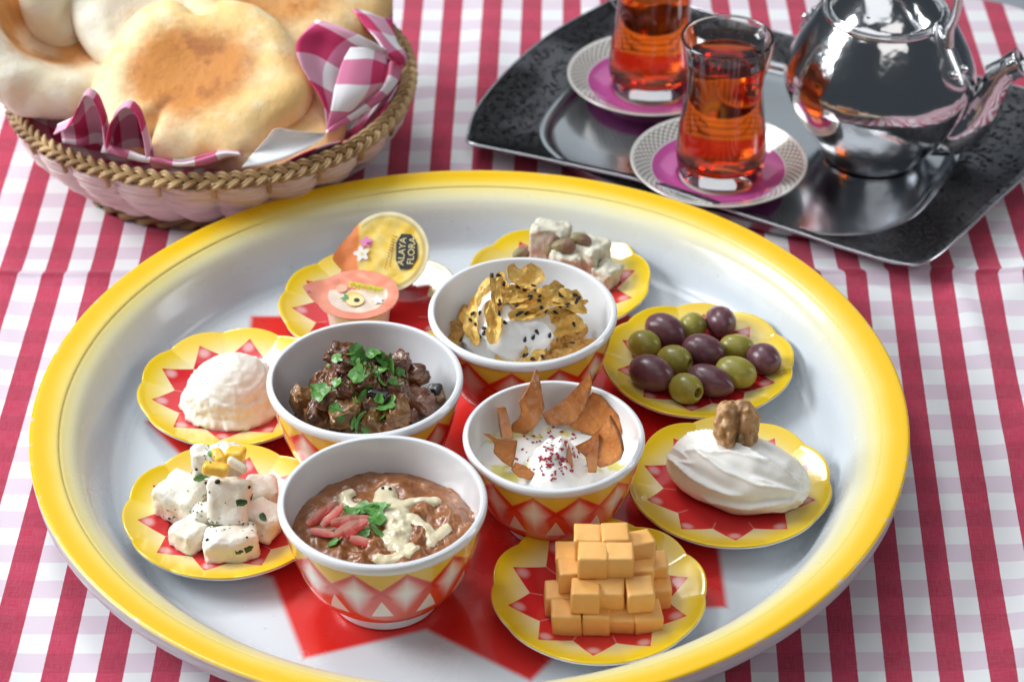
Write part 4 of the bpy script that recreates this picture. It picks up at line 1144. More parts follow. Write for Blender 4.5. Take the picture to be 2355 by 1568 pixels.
def strip(pts, wid, th, label, curl):
    a, c = [at(*Z2(*q), ZF + zb) for q, zb in pts]
    L = (c - a).length; mid = (a + c) / 2
    n = -ray(*Z2(*pts[0][0])).normalized(); n = (n + Vector((0, 0, .6)) + Vector((curl * .4, 0, 0))).normalized()
    k = rng.uniform(.8, 1.15); w = wid * .36
    poly = [(-L / 2, -w * .55), (-L * .28, -w * k), (L * .05, -w), (L * .34, -w * .75), (L / 2, -w * .12), (L * .47, w * .30), (L * .30, w * .70), (L * .02, w * k), (-L * .25, w), (-L * .47, w * .7)]
    out = poly
    V, F = fan_sheet(out, 2, lambda x, y, t: curl * 10 * x * x + (.12 if curl > 0 else -.10) * y + .0006 * nz((x, y, 0), 190, curl), th * .55)
    return ob("turnip_strip", mesh("turnip_strip", V, F, M_TUR, smooth=False), None, mid, basis(n, c - a), label=label, cat="pickled turnip", group="pink pickled turnip strips on the bean mash")
tur = [strip([((375, 735), .0435), ((575, 575), .0455)], .0062, .0018, "red pickled turnip strip leaning at the far left", .6),
 strip([((480, 730), .0450), ((640, 600), .0460)], .0062, .0014, "paler translucent turnip strip behind the leftmost one", -.4),
 strip([((545, 735), .0470), ((840, 665), .0495)], .0062, .0023, "pink turnip strip lying highest across the others", .5),
 strip([((590, 810), .0475), ((830, 705), .0485)], .0085, .0022, "wide pale pink turnip strip with a frayed end", .3),
 strip([((390, 780), .0445), ((600, 810), .0445)], .0055, .0015, "short red turnip strip at the lower left", -.5),
 strip([((690, 850), .0450), ((930, 880), .0455)], .0062, .0020, "bright red ended turnip strip at the front", .4)]
bvT = bvh_of([BEAN, TAH] + tur)
for (x, y, a, k, s, lab) in [(700, 640, 10, 4, 1.1, "dark green parsley leaf behind the turnip strips"), (790, 615, 15, 1, 1.3, "parsley leaf at the top of the turnip pile"), (880, 640, 30, 0, 1.1, "parsley leaf touching the sauce figure's chest"), (880, 720, 75, 4, 1.25, "parsley leaf right of the turnip strips"), (930, 618, 20, 2, .8, "narrow parsley tip on the sauce figure"), (880, 790, -42, 2, .85, "cut parsley stem below the leaf cluster"), (580, 880, -5, 1, 1.1, "parsley leaf alone at the front left of the mash"), (790, 800, 0, 4, .8, "dark parsley leaf under the turnip strips")]:
    stick(bvT, LV[k], *Z2(x, y), a, .0020, s * .78, "parsley_leaf", lab, "parsley", "parsley on the bean mash", .3)

# ------------------------------------------------------------------ jam cups with foil lids
def jam_lid_mat(name, rimc, midc, streak):
    b = NB(name, .32, Metallic=.25, Coat_Weight=.3)
    x, y, z = b.xyz(); r = b.m('SQRT', x * x + y * y)
    n = b.noise(120, 3)
    if streak:
        c = b.mix(b.step(n, .35, .65), (.86, .56, .05), (.90, .72, .24))
        c = b.mix(b.step(x + b.noise(60, 2) * .003, -.0130, -.0155), c, (.84, .26, .08))
        bd = b.step(x, -.0150, -.0130); c = b.mix(b.step(r, .0192, .0200) * bd, c, (.62, .48, .16)); c = b.mix(b.step(r, .0212, .0216) * bd, c, (.80, .72, .45))
    else:
        c = b.mix(b.step(y - x * .05, .0045, .0050), (.82, .70, .58), rimc)
        c = b.mix(b.step(r, .0158, .0164), c, rimc)
        c = b.mix(b.step(n, .3, .8) * .4, c, (.90, .50, .36))
    b.set('Base Color', c); b.bump(n, .12, .0012); return b.mat
def jam_cup(name, label, loc, R, rad, h, body, lidm, tabdir, tab):
    t = thing(name, label, "jam cup", loc, R, "foil lidded jam cups")
    k = rad / .022
    pr = catmull([(0, 0), (.0145 * k, 0), (.0158 * k, .0010), (.0170 * k, h * .5), (.0186 * k, h - .0030), (.0190 * k, h - .0012), (.0218 * k, h - .0008), (.0220 * k, h - .0002)], 4).tolist()
    V, F = lathe(pr, 72); ob("cup", mesh("jam_cup", V, F, body, sharp=50), t)
    out = []
    for i in range(96):
        a = 2 * math.pi * i / 96; d = abs((a - math.radians(tabdir) + math.pi) % (2 * math.pi) - math.pi)
        e = rad
        if d < .62: e = rad * min(tab, 1 / max(.2, math.cos(.62 - d) if d < .62 else 1) * 1.0) if d > .10 else rad * tab * (1 - .0)
        if d < .62: e = max(rad, min(rad * math.cos(.62) / max(.05, math.cos(.62 + 0) * math.cos(d) - 0) * 1.0, rad * tab)) if False else rad * (1 + (tab - 1) * max(0, 1 - d / .62) ** 1.25)
        out.append((e * math.cos(a), e * math.sin(a)))
    V, F = fan_sheet(out, 10, lambda x, y, q: h + .0003 + .00025 * math.sin(x * 500) * math.sin(y * 430) * (1 if q < .9 else .4) - (.00045 if q < .80 else 0) + (.0015 * max(0, math.hypot(x, y) / rad - 1) * 6), .00022)
    ob("lid", mesh("foil_lid", V, F, lidm, sharp=70), t)
    return t
def print_bits(parent, name, shapes, mat, z, label=None):
    V, F = [], []
    for poly in shapes:
        b = len(V); V += [(x, y, z) for x, y in poly]; F.append(tuple(range(b, b + len(poly))))
    me = mesh(name, V, F, mat, smooth=False)
    return ob(name, me, parent, label=label)
def disc(cx, cy, rx, ry, rot=0, n=20, wav=0, k=5):
    c, s = math.cos(rot), math.sin(rot); o = []
    for i in range(n):
        a = 2 * math.pi * i / n; w = 1 + wav * math.cos(k * a); x, y = rx * w * math.cos(a), ry * w * math.sin(a)
        o.append((cx + x * c - y * s, cy + x * s + y * c))
    return o
def bar(x0, y0, x1, y1, w):
    d = np.array([x1 - x0, y1 - y0]); d = d / (np.hypot(*d) + 1e-12) * w / 2; p = np.array([-d[1], d[0]])
    return [tuple(np.array([x0, y0]) + p), tuple(np.array([x0, y0]) - p), tuple(np.array([x1, y1]) - p), tuple(np.array([x1, y1]) + p)]
def text_part(parent, body, size, x, y, rot, mat, z, name):
    cu = bpy.data.curves.new(name, 'FONT'); cu.body = body; cu.size = size; cu.align_x = 'CENTER'; cu.align_y = 'CENTER'; cu.extrude = .00004
    tmp = bpy.data.objects.new(name + "_tmp", cu); COL.objects.link(tmp)
    bpy.context.view_layer.update()
    me = bpy.data.meshes.new_from_object(tmp.evaluated_get(bpy.context.evaluated_depsgraph_get()))
    bpy.data.objects.remove(tmp)
    me.materials.clear(); me.materials.append(mat)
    return ob(name, me, parent, (x, y, z), RZ(rot))
M_INK = plain("black_ink", (.022, .026, .035), .5)
M_INKB = plain("brown_ink", (.33, .17, .03), .5)
M_LET = plain("pale_yellow_print", (.82, .70, .32), .5)
M_WP = plain("white_petal_print", (.86, .84, .80), .5)
M_PK = plain("pink_petal_print", (.76, .26, .50), .5); M_PKD = plain("dark_pink_print", (.42, .06, .16), .5)
amber = NB("amber_honey_cup", .18, Coat_Weight=.5); amber.set('Base Color', (.30, .085, .018)); amber.set('Transmission Weight', .25)
pc = at(890, 580, ZP + .0285)
ntilt = Vector((-.10, -.62, .78)).normalized()
Rj = basis(ntilt, (.98, .06, -.05))
h1 = .0195
J1 = jam_cup("jam_cup", "amber jam cup propped up at a tilt, yellow foil lid with black cartouche", pc - ntilt * h1, Rj, .0232, h1, amber.mat, jam_lid_mat("yellow_foil", None, None, True), 186, 1.30)
zt = h1 + .00075
cart = [(.0075, -.0105), (.0135, -.0098), (.0168, -.004), (.0168, .004), (.0135, .0095), (.0082, .0100), (.0052, .005), (.0050, -.005)]
print_bits(J1, "cartouche", [cart], M_INK, zt)
text_part(J1, "FLORA", .0052, .0138, -.0002, 84, M_LET, zt + .00012, "lettering")
text_part(J1, "ALAYA", .0052, .0085, -.0002, 84, M_LET, zt + .00012, "lettering")
print_bits(J1, "small_print", [bar(-.0010 + .0006 * k + rng.uniform(-.0003, .0003), -.0095 + .0016 * k, -.0010 + .0006 * k * .6, -.0095 + .0016 * k + .0011, .0005) for k in range(12)] + [bar(.0018 + .0002 * k + rng.uniform(-.0003, .0003), -.0088 + .0015 * k, .0018 + .0002 * k, -.0088 + .0015 * k + .0010, .0005) for k in range(11)], M_INKB, zt)
print_bits(J1, "pink_blossom", [disc(-.0115, .0062, .0032, .0028, .3, 30, .25, 5)], M_PK, zt); print_bits(J1, "blossom_shade", [disc(-.0098, .0052, .0014, .0010)], M_PKD, zt + .0001)
print_bits(J1, "white_blossom", [disc(-.0140, -.0005, .0036, .0036, .5, 40, .28, 5)], M_WP, zt + .0001); print_bits(J1, "blossom_heart", [disc(-.0138, -.0005, .0010, .0010)], M_LET, zt + .0002)
milky = plain("milky_plastic_cup", (.72, .67, .62), .35, None, sss=.3)
p2 = at(823, 675, ZP + .0205)
h2 = .0200
J2 = jam_cup("jam_cup", "milky plastic jam cup standing upright, coral foil lid with apricot picture", (p2.x, p2.y, ZP + .0003), RZ(-2) @ RX(2), .0222, h2, milky, jam_lid_mat("coral_foil", (.84, .27, .17), None, False), 176, 1.36)
zt = h2 + .00075
M_AP = plain("apricot_print", (.86, .50, .14), .5); M_APL = plain("apricot_flesh_print", (.86, .68, .30), .5); M_LG = plain("leaf_print", (.10, .30, .12), .5); M_YG = plain("yellow_green_print", (.62, .60, .03), .5)
print_bits(J2, "apricot", [disc(-.0025, -.0035, .0048, .0052)], M_AP, zt)
print_bits(J2, "apricot_half", [disc(-.0008, -.0062, .0048, .0050)], M_APL, zt + .0001); print_bits(J2, "apricot_stone", [disc(.0000, -.0062, .0016, .0019, .3)], M_INK, zt + .0002)
print_bits(J2, "printed_leaf", [[(-.0095, -.0050), (-.0070, -.0030), (-.0078, .0005), (-.0050, -.0022), (-.0040, -.0052), (-.0060, -.0066)]], M_LG, zt + .0001)
print_bits(J2, "white_blossom", [disc(.0112, -.0052, .0026, .0030, .5, 40, .28, 5)], M_WP, zt)
sq = []
for k in range(17):
    x = -.0048 + .00108 * k; y0 = .0096 - .00030 * k
    sq.append(disc(x, y0 + rng.uniform(-.0004, .0006), .00075, .0013 * rng.uniform(.6, 1.3), rng.uniform(-.8, .8), 10)); sq.append(bar(x - .0007, y0 - .0016, x + .0007, y0 - .0018, .0007))
for k in range(0, 17, 2): sq.append(disc(-.0048 + .00108 * k, .0062 - .00030 * k, .0008, .0006, 0, 8))
print_bits(J2, "lettering", sq, M_YG, zt, "yellow green script lettering")
print_bits(J2, "round_emblem", [disc(-.0090, .0045, .0030, .0036)], plain("emblem_print", (.80, .42, .28), .5), zt); print_bits(J2, "tab_dot", [disc(-.0265, -.0010, .0009, .0011)], M_PKD, zt + .0016)
# ------------------------------------------------------------------ steel tea tray
ZT = .0040
def steel(name, col=(.62, .63, .65), rough=.08, bump=None):
    b = NB(name, rough, Metallic=1.0); b.set('Base Color', col)
    if bump: b.bump(b.noise(bump[0], 3), bump[1], bump[2])
    return b.mat
def border_mat():
    b = NB("embossed_dark_border", .3, Metallic=1.0)
    n = b.noise(170, 5, .7, dist=1.5); v = b.voro(260)
    e = b.step(n + v * .3, .48, .66)
    pt = b.step(b.noise(9, 3), .48, .62)
    c = b.mix(e, (.010, .010, .011), (.045, .045, .048)); c = b.mix(b.m('MULTIPLY', pt, e) * .5, c, (.30, .30, .32)); b.set('Base Color', c)
    b.set('Roughness', .42 - e * .14); b.bump(e, .6, .0008); return b.mat
def tea_tray():
    px = [(1074, 322), (1091, 260), (1136, 197), (1196, 135), (1284, 67), (1403, 3), (1450, -22), (1500, -18), (1620, 26), (1790, 75), (1960, 112), (2140, 150), (2300, 190), (2400, 216), (2440, 245), (2425, 310), (2375, 385), (2300, 455), (2215, 535), (2150, 590), (2105, 607), (2040, 598), (1950, 572), (1830, 532), (1700, 490), (1580, 449), (1460, 411), (1340, 384), (1220, 358), (1120, 338), (1085, 330)]
    P = [at(x, y, .0150) for x, y in px]
    c = Vector((sum(p.x for p in P) / len(P), sum(p.y for p in P) / len(P), 0))
    out = catmull([(p.x - c.x, p.y - c.y) for p in P] + [(P[0].x - c.x, P[0].y - c.y)], 5)[:-1]
    n = len(out)
    t = thing("tea_tray", "dark bordered polished steel tray carrying the teapot and two tea glasses", "tray", c)
    prof = [(1.0, .0132), (1.003, .0148), (.992, .0156), (.97, .0146), (.90, .0118), (.80, .0092), (.752, .0086)]
    def inner(i, s):
        o = np.array(out[i]); a = math.atan2(o[1], o[0]); r = np.hypot(*o)
        k = min(1, max(0, (.90 - s) / .15)); A_, B_ = .166, .122; ca, sa = math.cos(a - math.radians(-27.2)), math.sin(a - math.radians(-27.2))
        el = (abs(ca / A_) ** 3.2 + abs(sa / B_) ** 3.2) ** (-1 / 3.2)
        rr = r + (el - r) * k
        return o / r * rr * s
    def rows(pr):
        V = []
        for s, z in pr:
            for i in range(n): q = inner(i, s); V.append((q[0], q[1], z))
        return V
    ob("border", mesh("tray_border", rows(prof), grid_faces(len(prof), n, True), border_mat(), sharp=50), t)
    wp = [(.752, .0088), (.742, .0092), (.730, .0088), (.716, .0060), (.71, .0044), (.69, .0040)] + [(s, .0040 - .0006 * (1 - s)) for s in (.6, .45, .3, .15, .04)]
    V = rows(wp); F = grid_faces(len(wp), n, True); F.append(tuple((len(wp) - 1) * n + i for i in range(n)))
    ob("well", mesh("tray_well", V, F, steel("mirror_steel", (.55, .57, .60), .2, (25, .04, .004)), sharp=60), t)
    up = [(1.0, .0131), (.9, .0100), (.74, .0040), (.70, .0015), (.1, .0012)]
    V = rows(up); F = grid_faces(len(up), n, True); F.append(tuple((len(up) - 1) * n + i for i in range(n)))
    ob("underside", mesh("tray_back", V, F, steel("brushed_steel", (.5, .5, .52), .3)), t)
    V, F = tube([(out[i][0] * 1.001, out[i][1] * 1.001, .0146) for i in range(n)], .0009, 8, closed=True)
    ob("edge_bead", mesh("edge_bead", V, F, steel("bright_edge", (.72, .73, .76), .15)), t)
tea_tray()

# ------------------------------------------------------------------ saucers and tea glasses
def saucer_mat():
    b = NB("saucer_print", .12, Coat_Weight=.5, Coat_Roughness=.04)
    r, a, z = b.polar(); R = .0526
    p1 = b.m('SINE', a * 30 + r * 900) * b.m('SINE', a * 30 - r * 900)
    lat = b.step(b.m('ABSOLUTE', p1), .42, .2)
    ring = b.m('MULTIPLY', b.step(r, .765 * R, .775 * R), b.step(r, .965 * R, .955 * R))
    c = b.mix(b.m('MULTIPLY', ring, lat), (.78, .78, .76), (.44, .37, .28))
    pk = b.m('MULTIPLY', b.step(r, .76 * R, .752 * R), b.step(r, .43 * R, .44 * R))
    c = b.mix(pk, c, (.58, .10, .36))
    c = b.mix(b.m('MULTIPLY', b.step(r, .985 * R, .99 * R), 1.0) * .4, c, (.6, .5, .3))
    b.set('Base Color', c); b.set('Metallic', b.m('MULTIPLY', ring, lat) * .5); return b.mat
M_SAU = saucer_mat()
sp = catmull([(0, .0040), (.020, .0040), (.0240, .0042), (.0252, .0052), (.034, .0068), (.0450, .0118), (.0515, .0150), (.0526, .0152), (.0528, .0144), (.0515, .0136), (.045, .0102), (.033, .0048), (.0290, .0040), (.0280, .0004), (.0255, .0004), (.0245, .0026), (0, .0026)], 4)
V, F = lathe(sp.tolist(), 110); SAU = mesh("saucer", V, F, M_SAU)
gl = NB("clear_glass", .0, IOR=1.47); gl.set('Base Color', (.985, .99, .99)); gl.set('Transmission Weight', 1.0)
go = catmull([(0, .0012), (.0190, .0010), (.0226, .0016), (.0246, .0048), (.0262, .0110), (.0268, .0190), (.0262, .0290), (.0246, .0420), (.0232, .0540), (.0227, .0620), (.0232, .0720), (.0248, .0830), (.0262, .0905), (.0268, .0934), (.0264, .0942), (.0254, .0938)], 5)
gi = catmull([(.0254, .0938), (.0246, .0900), (.0233, .0830), (.0216, .0720), (.0210, .0620), (.0215, .0540), (.0229, .0420), (.0244, .0290), (.0250, .0200), (.0243, .0150), (.0205, .0118), (.0120, .0108), (0, .0106)], 5)
V, F = lathe(go.tolist() + gi.tolist()[1:], 80); GLA = mesh("tea_glass", V, F, gl.mat)
def ri(z):
    g = gi[::-1]; return float(np.interp(z, g[:, 1], g[:, 0]))
LV_ = .0800
tz = [.0107] + list(np.linspace(.0110, .0160, 8)) + list(np.linspace(.019, LV_ - .0008, 24))
tp = [(0, .0104)] + [(ri(z) + .00018, z - .0002) for z in tz] + [(ri(LV_) + .00018, LV_), (ri(LV_) - .0009, LV_ - .0005), (.010, LV_ - .0006), (0, LV_ - .0006)]
te = NB("black_tea", .0, IOR=1.33); te.set('Base Color', (.84, .145, .013)); te.set('Transmission Weight', 1.0)
V, F = lathe(tp, 80); TEA = mesh("tea", V, F, te.mat)
HP = catmull([(.0245, 0, .086), (.0310, 0, .0870), (.0350, 0, .0800), (.0335, 0, .0680), (.0285, 0, .0560), (.0232, 0, .0500)], 6)
V, F = tube(HP.tolist(), .0023, 10); HAN = mesh("glass_handle", V, F, gl.mat)
def tea_set(px, py, hz, l1, l2, l3, gx=0.0, gy=0.0):
    p = at(px, py, ZT + .0150)
    ob("saucer", SAU, None, (p.x, p.y, ZT), RZ(hz), label=l1, cat="saucer", group="patterned saucers on the steel tray")
    g = thing("tea_glass", l2, "tea glass", (p.x + gx, p.y + gy, ZT + .0034), RZ(hz), "tea glasses on their saucers")
    ob("glass", GLA, g); ob("handle", HAN, g)
    ob("tea", TEA, None, (p.x + gx, p.y + gy, ZT + .0034), RZ(hz), label=l3, cat="tea", group="black tea in the glasses")
tea_set(1653, 366, 38, "white saucer with pink ring under the nearer tea glass", "waisted tea glass on the nearer saucer, rim fully in view", "amber tea filling the nearer glass, its surface visible", .001, .0005)
tea_set(1497, 168, 150, "white saucer with pink ring under the tea glass further back", "waisted tea glass further back, cut off by the photo's top edge", "amber tea filling the glass further back")

# ------------------------------------------------------------------ teapot
def teapot():
    c = at(2006, 355, ZT); c.y += .002
    t = thing("teapot", "small shiny steel teapot with curved spout pointing right, beside the tea glasses", "teapot", (c.x, c.y, ZT))
    M = steel("polished_steel", (.72, .72, .73), .12, (40, .34, .003)); M2 = steel("handle_steel", (.70, .70, .72), .26)
    K = 1.08
    pr = catmull([(0, .0006), (.0262, .0006), (.0300, .0012), (.0318, .0030), (.0365, .0090), (.0455, .0210), (.0535, .0350), (.0568, .0450), (.0572, .0510), (.0560, .0570), (.0510, .0680), (.0445, .0790), (.0395, .0865), (.0372, .0893), (.0376, .0908), (.0368, .0916), (.0352, .0912), (.0342, .0900)], 5)
    pr[:, 1] *= K
    V, F = lathe(pr.tolist(), 120); ob("body", mesh("pot_body", V, F, M), t)
    lp = catmull([(.0356, .0906), (.0352, .0920), (.0344, .0916), (.0318, .0912), (.0270, .0965), (.0190, .1040), (.0110, .1085), (.0060, .1100), (0, .1104)], 5); lp[:, 1] += .0916 * (K - 1)
    V, F = lathe(lp.tolist(), 100); lid = ob("lid", mesh("pot_lid", V, F, M), t)
    kp = catmull([(0, .1098), (.0050, .1100), (.0042, .1127), (.0060, .1160), (.0082, .1200), (.0060, .1240), (0, .1250)], 5); kp[:, 1] += .0916 * (K - 1)
    V, F = lathe(kp.tolist(), 40); ob("knob", mesh("lid_knob", V, F, M), lid)
    V, F = lathe([(0, .0004), (.0013, .0004), (.0014, .0001), (.0014, -.0006), (0, -.0006)], 20)
    ob("vent_hole", mesh("vent_hole", V, F, plain("black_hole", (.004, .004, .004), .8)), lid, (-.0135, -.0215, .0975 + .0916 * (K - 1)), RZ(-120) @ RY(34))
    az = -16.0; A = RZ(az)
    path = catmull([(.0300, 0, .0240), (.0430, 0, .0240), (.0525, 0, .0280), (.0600, 0, .0375), (.0650, 0, .0500), (.0695, 0, .0620), (.0750, 0, .0705), (.0815, 0, .0755)], 7)
    rad = np.interp(np.linspace(0, 1, len(path)), [0, .2, .38, .55, .70, .85, 1], [.0175, .0162, .0124, .0094, .0080, .0077, .0088])
    n = 40; V, F = tube([A @ Vector(p) for p in path], list(rad), n, cap=False)
    lastc = A @ Vector(path[-1])
    b = len(V); m = len(path)
    for k, (s, d) in enumerate(((.88, 0), (.84, -.004), (.8, -.02))):
        dirn = (A @ Vector(path[-1]) - A @ Vector(path[-2])).normalized()
        for j in range(n): V.append(lastc + (V[(m - 1) * n + j] - lastc) * s + dirn * d)
    rows = [(m - 1) * n] + [b + k * n for k in range(3)]
    for r0, r1 in zip(rows, rows[1:]):
        for j in range(n): q = (j + 1) % n; F.append((r0 + j, r0 + q, r1 + q, r1 + j))
    ob("spout", mesh("pot_spout", V, F, M), t)
    V, F = tube([A @ Vector(q) for q in ((.046, .000, .049), (.052, .0, .0480), (.057, 0, .0430))], [.0016, .0045, .0085], 16)
    ob("spout_neck", mesh("spout_neck", V, F, M), t)
    hz = -42.0; Hm = RZ(hz)
    for side in (1, -1):
        o = []
        for i in range(40):
            a = 2 * math.pi * i / 40
            o.append((.0125 * math.cos(a) * (.66 if math.sin(a) > 0 else 1.0), .0220 * math.sin(a)))
        V, F = fan_sheet(o, 6, lambda x, y, q: -.35 * x * x / .0105 - .0006 * q ** 6, .0016)
        base = Vector((side * .0470, 0, .0800)); nrm = Vector((side * .84, 0, .54))
        yd = Vector((-side * .54, 0, .84)); xd = yd.cross(nrm)
        R = Hm @ basis(nrm, xd)
        br = ob("bracket", mesh("bracket", V, F, M2), t, Hm @ (base + nrm * .0034 + yd * .004), R)
        V, F = lathe(catmull([(0, .0022), (.0014, .0020), (.0024, .0010), (.0027, -.0002), (0, -.0003)], 4).tolist(), 24); rv = mesh("rivet", V, F, M)
        for (x, y) in ((-.0050, -.0105), (.0050, -.0105), (.0, .0105)): ob("rivet", rv, br, (x, y, .0002))
    hp = catmull([(.0450, 0, .0900), (.0440, 0, .1010), (.0470, 0, .1160), (.0460, 0, .1360), (.0360, 0, .1520), (.0180, 0, .1610), (0, 0, .1635), (-.0180, 0, .1610), (-.0360, 0, .1520), (-.0460, 0, .1360), (-.0470, 0, .1160), (-.0440, 0, .1010), (-.0450, 0, .0900)], 8)
    V, F = tube([Hm @ Vector(p) for p in hp], .0042, 14, flat=.62)
    ob("handle", mesh("pot_handle", V, F, M2), t)
teapot()

# ------------------------------------------------------------------ bread basket
BK = Vector((-.1780, .1790, 0.0)); BA, BB_, BROT = .1175, .1120, 17.0
def rim(a, s=1.0, z=.0610):
    x, y = BA * s * math.cos(a), BB_ * s * math.sin(a)
    q = RZ(BROT) @ Vector((x, y, 0)); q.z = z + .022 * q.x + .004 * math.sin(2 * a + .5)
    return q
def basket():
    t = thing("bread_basket", "oval wicker bread basket with tan braided rim and pale woven sides", "basket", BK)
    tan = NB("tan_wicker", .5, Coat_Weight=.15); n = tan.noise(55, 4); n2 = tan.noise(400, 2)
    tan.set('Base Color', tan.mix(tan.step(n, .3, .7), (.27, .15, .055), (.55, .37, .17))); tan.bump(n2, .3, .0006); TAN = tan.mat
    pale = NB("pale_wicker", .55); n = pale.noise(45, 4)
    pale.set('Base Color', pale.mix(pale.step(n, .3, .7), (.66, .51, .48), (.78, .65, .61))); PALE = pale.mat
    dark = plain("dark_wicker", (.20, .115, .045), .6, (.33, .2, .08), 60, (300, .3, .0006))
    # braided rim: five strands that run over and under each other
    N = 900; turns = 31
    for k in range(3):
        for w in (-1, 1):
            P = []
            for i in range(N):
                a = 2 * math.pi * i / N; ph = turns * a + 2 * math.pi * k / 3
                c = rim(a); d = Vector((c.x, c.y, 0)).normalized()
                up = (Vector((0, 0, 1)) * .75 + d * .66)          # the plait's face turns outward and up
                side = (d * .75 - Vector((0, 0, 1)) * .66)
                P.append(c + side * (.0036 * math.cos(ph) + w * .0009) + up * (.0014 * math.sin(2 * ph) + w * .0005 * math.sin(ph)))
            V, F = tube(P, .00115, 7, closed=True); ob("rim_strand", mesh("rim_strand", V, F, TAN), t)
    # woven wall between rim and foot
    ns, nr, nc = 24, 11, 384; V = []
    rowsn = nr * 4
    for i in range(rowsn + 1):
        s = i / rowsn
        for j in range(nc):
            a = 2 * math.pi * j / nc
            top = rim(a, .985, .0570); bot = RZ(BROT) @ Vector((.0790 * math.cos(a), .0650 * math.sin(a), .0075))
            p = bot.lerp(top, s); d = Vector((p.x, p.y, 0)).normalized()
            bulge = .0100 * math.sin(math.pi * s) * (.55 + .2 * s)
            scal = .0050 * abs(math.cos(ns / 2 * a + .5 * s)) ** .6
            rowp = (i % 4) / 4; groove = .0013 * (math.sin(math.pi * rowp) - .3)
            wv = .0003 * math.cos(ns * a + math.pi * (i // 4))
            V.append(p + d * (bulge + scal + groove + wv))
    ob("woven_wall", mesh("woven_wall", V, grid_faces(rowsn + 1, nc, True), PALE), t)
    V, F = lathe([(0, .003), (1, .003)], 60); V = [RZ(BROT) @ Vector((v[0] * .079, v[1] * .065, .004)) for v in V]
    ob("floor", mesh("basket_floor", V, F, PALE), t)
    for i in range(24):
        a = 2 * math.pi * (i + .3) / 24
        top = rim(a, 1.006, .0565); d = Vector((top.x, top.y, 0)).normalized()
        V, F = tube([top + d * .0012 + Vector((0, 0, .0045)), top + d * .0012 + Vector((0, 0, -.0010)), top + d * -.0002 + Vector((0, 0, -.0058))], .0015, 8)
        ob("stake", mesh("stake", V, F, TAN), t)
    for k in range(2):
        P = []
        for i in range(300):
            a = 2 * math.pi * i / 300; ph = 18 * a + math.pi * k
            q = RZ(BROT) @ Vector((.0805 * math.cos(a), .0665 * math.sin(a), .0046)); d = Vector((q.x, q.y, 0)).normalized()
            P.append(q + d * .0022 * math.cos(ph) + Vector((0, 0, .0022 * math.sin(ph))))
        V, F = tube(P, .0026, 8, closed=True); ob("foot_strand", mesh("foot_strand", V, F, dark), t)
    st = [at(x, y, z) - BK for x, y, z in ((735, 338, .052), (770, 350, .052), (797, 366, .048), (812, 385, .042))]
    V, F = tube(catmull([tuple(q) for q in st], 5).tolist(), .0013, 8); ob("loose_straw", mesh("loose_straw", V, F, TAN), t)
basket()

# ------------------------------------------------------------------ cloth and paper in the basket
def napkin_mat():
    b = NB("checked_napkin_cotton", .85)
    u, v, _ = b.xyz(b.coord('UV'))
    fu = b.m('FRACT', u); fv = b.m('FRACT', v)
    a_ = b.step(fu, .49, .51); c_ = b.step(fv, .49, .51)
    c = b.mix(a_, (.83, .81, .83), (.66, .20, .34)); c2 = b.mix(a_, (.68, .35, .47), (.55, .030, .125))
    b.set('Base Color', b.mix(c_, c, c2)); b.bump(b.noise(900, 2, v=b.coord('UV')), .2, .0003)
    b.set('Subsurface Weight', .12); b.p.inputs['Subsurface Radius'].default_value = (.004, .003, .003)
    return b.mat
M_NAP = napkin_mat()
def sheet(name, ctrl, k, mat, parent, u0=0.0, v0=0.0, chk=.0225, rot=0.0, th=.0008, wr=.0008, seed=1.0):
    G = pgrid(ctrl, k); m, n = G.shape[:2]
    V = []
    for i in range(m):
        for j in range(n):
            p = Vector(G[i, j]); V.append(p + Vector((1, 1, 1)) * (wr * fbm(p, 55, seed, 2)))
    us = np.zeros((m, n)); vs = np.zeros((m, n))
    us[:, 1:] = np.cumsum(np.linalg.norm(np.diff(G, axis=1), axis=2).mean(0))[None, :]
    vs[1:, :] = np.cumsum(np.linalg.norm(np.diff(G, axis=0), axis=2).mean(1))[:, None]
    c, s = math.cos(math.radians(rot)), math.sin(math.radians(rot))
    UVm = np.stack([(us * c - vs * s) / chk + u0, (us * s + vs * c) / chk + v0], -1).reshape(-1, 2)
    me = mesh(name, V, grid_faces(m, n), mat)
    uvl = me.uv_layers.new(name="weave"); li = np.zeros(len(me.loops), int); me.loops.foreach_get("vertex_index", li)
    uvl.data.foreach_set("uv", UVm[li].ravel())
    o = ob(name, me, parent)
    md = o.modifiers.new("thickness", 'SOLIDIFY'); md.thickness = th; md.offset = 0
    return o
NAP = thing("checked_napkin", "pink and white checked cloth napkin folded up round the bread in the basket", "napkin", (0, 0, 0))
ring = [0, .4, .75, 1.0]
lin = []
for s, z in ((.12, .018), (.45, .020), (.72, .034), (.90, .0500), (.965, .0575)):
    lin.append([tuple(BK + (RZ(BROT) @ Vector((BA * s * math.cos(a), BB_ * s * math.sin(a), 0))) + Vector((0, 0, z + .004 + .022 * BA * s * math.cos(a + math.radians(BROT)) + (.0035 * math.sin(9 * a) if s > .8 else 0)))) for a in np.linspace(0, 2 * math.pi, 40)])
sheet("lining", lin, 3, M_NAP, NAP, wr=.0004)
def P3(lst): return [tuple(at(x, y, z)) for x, y, z in lst]
ZL = zz(0, 0, 2.2217)
edge = [(296, 742, .062), (385, 690, .070), (428, 600, .081), (470, 525, .090), (525, 560, .087), (560, 650, .077), (572, 745, .067), (588, 830, .060), (592, 745, .068), (622, 660, .077), (690, 588, .085), (750, 625, .082), (785, 720, .074), (805, 800, .066), (812, 868, .060)]
def edge_rows(off):
    r = []
    for (x, y, z) in edge:
        p = at(*ZL(x, y), z + .016); r.append((p.x + off[0], p.y + off[1], p.z + off[2]))
    return r
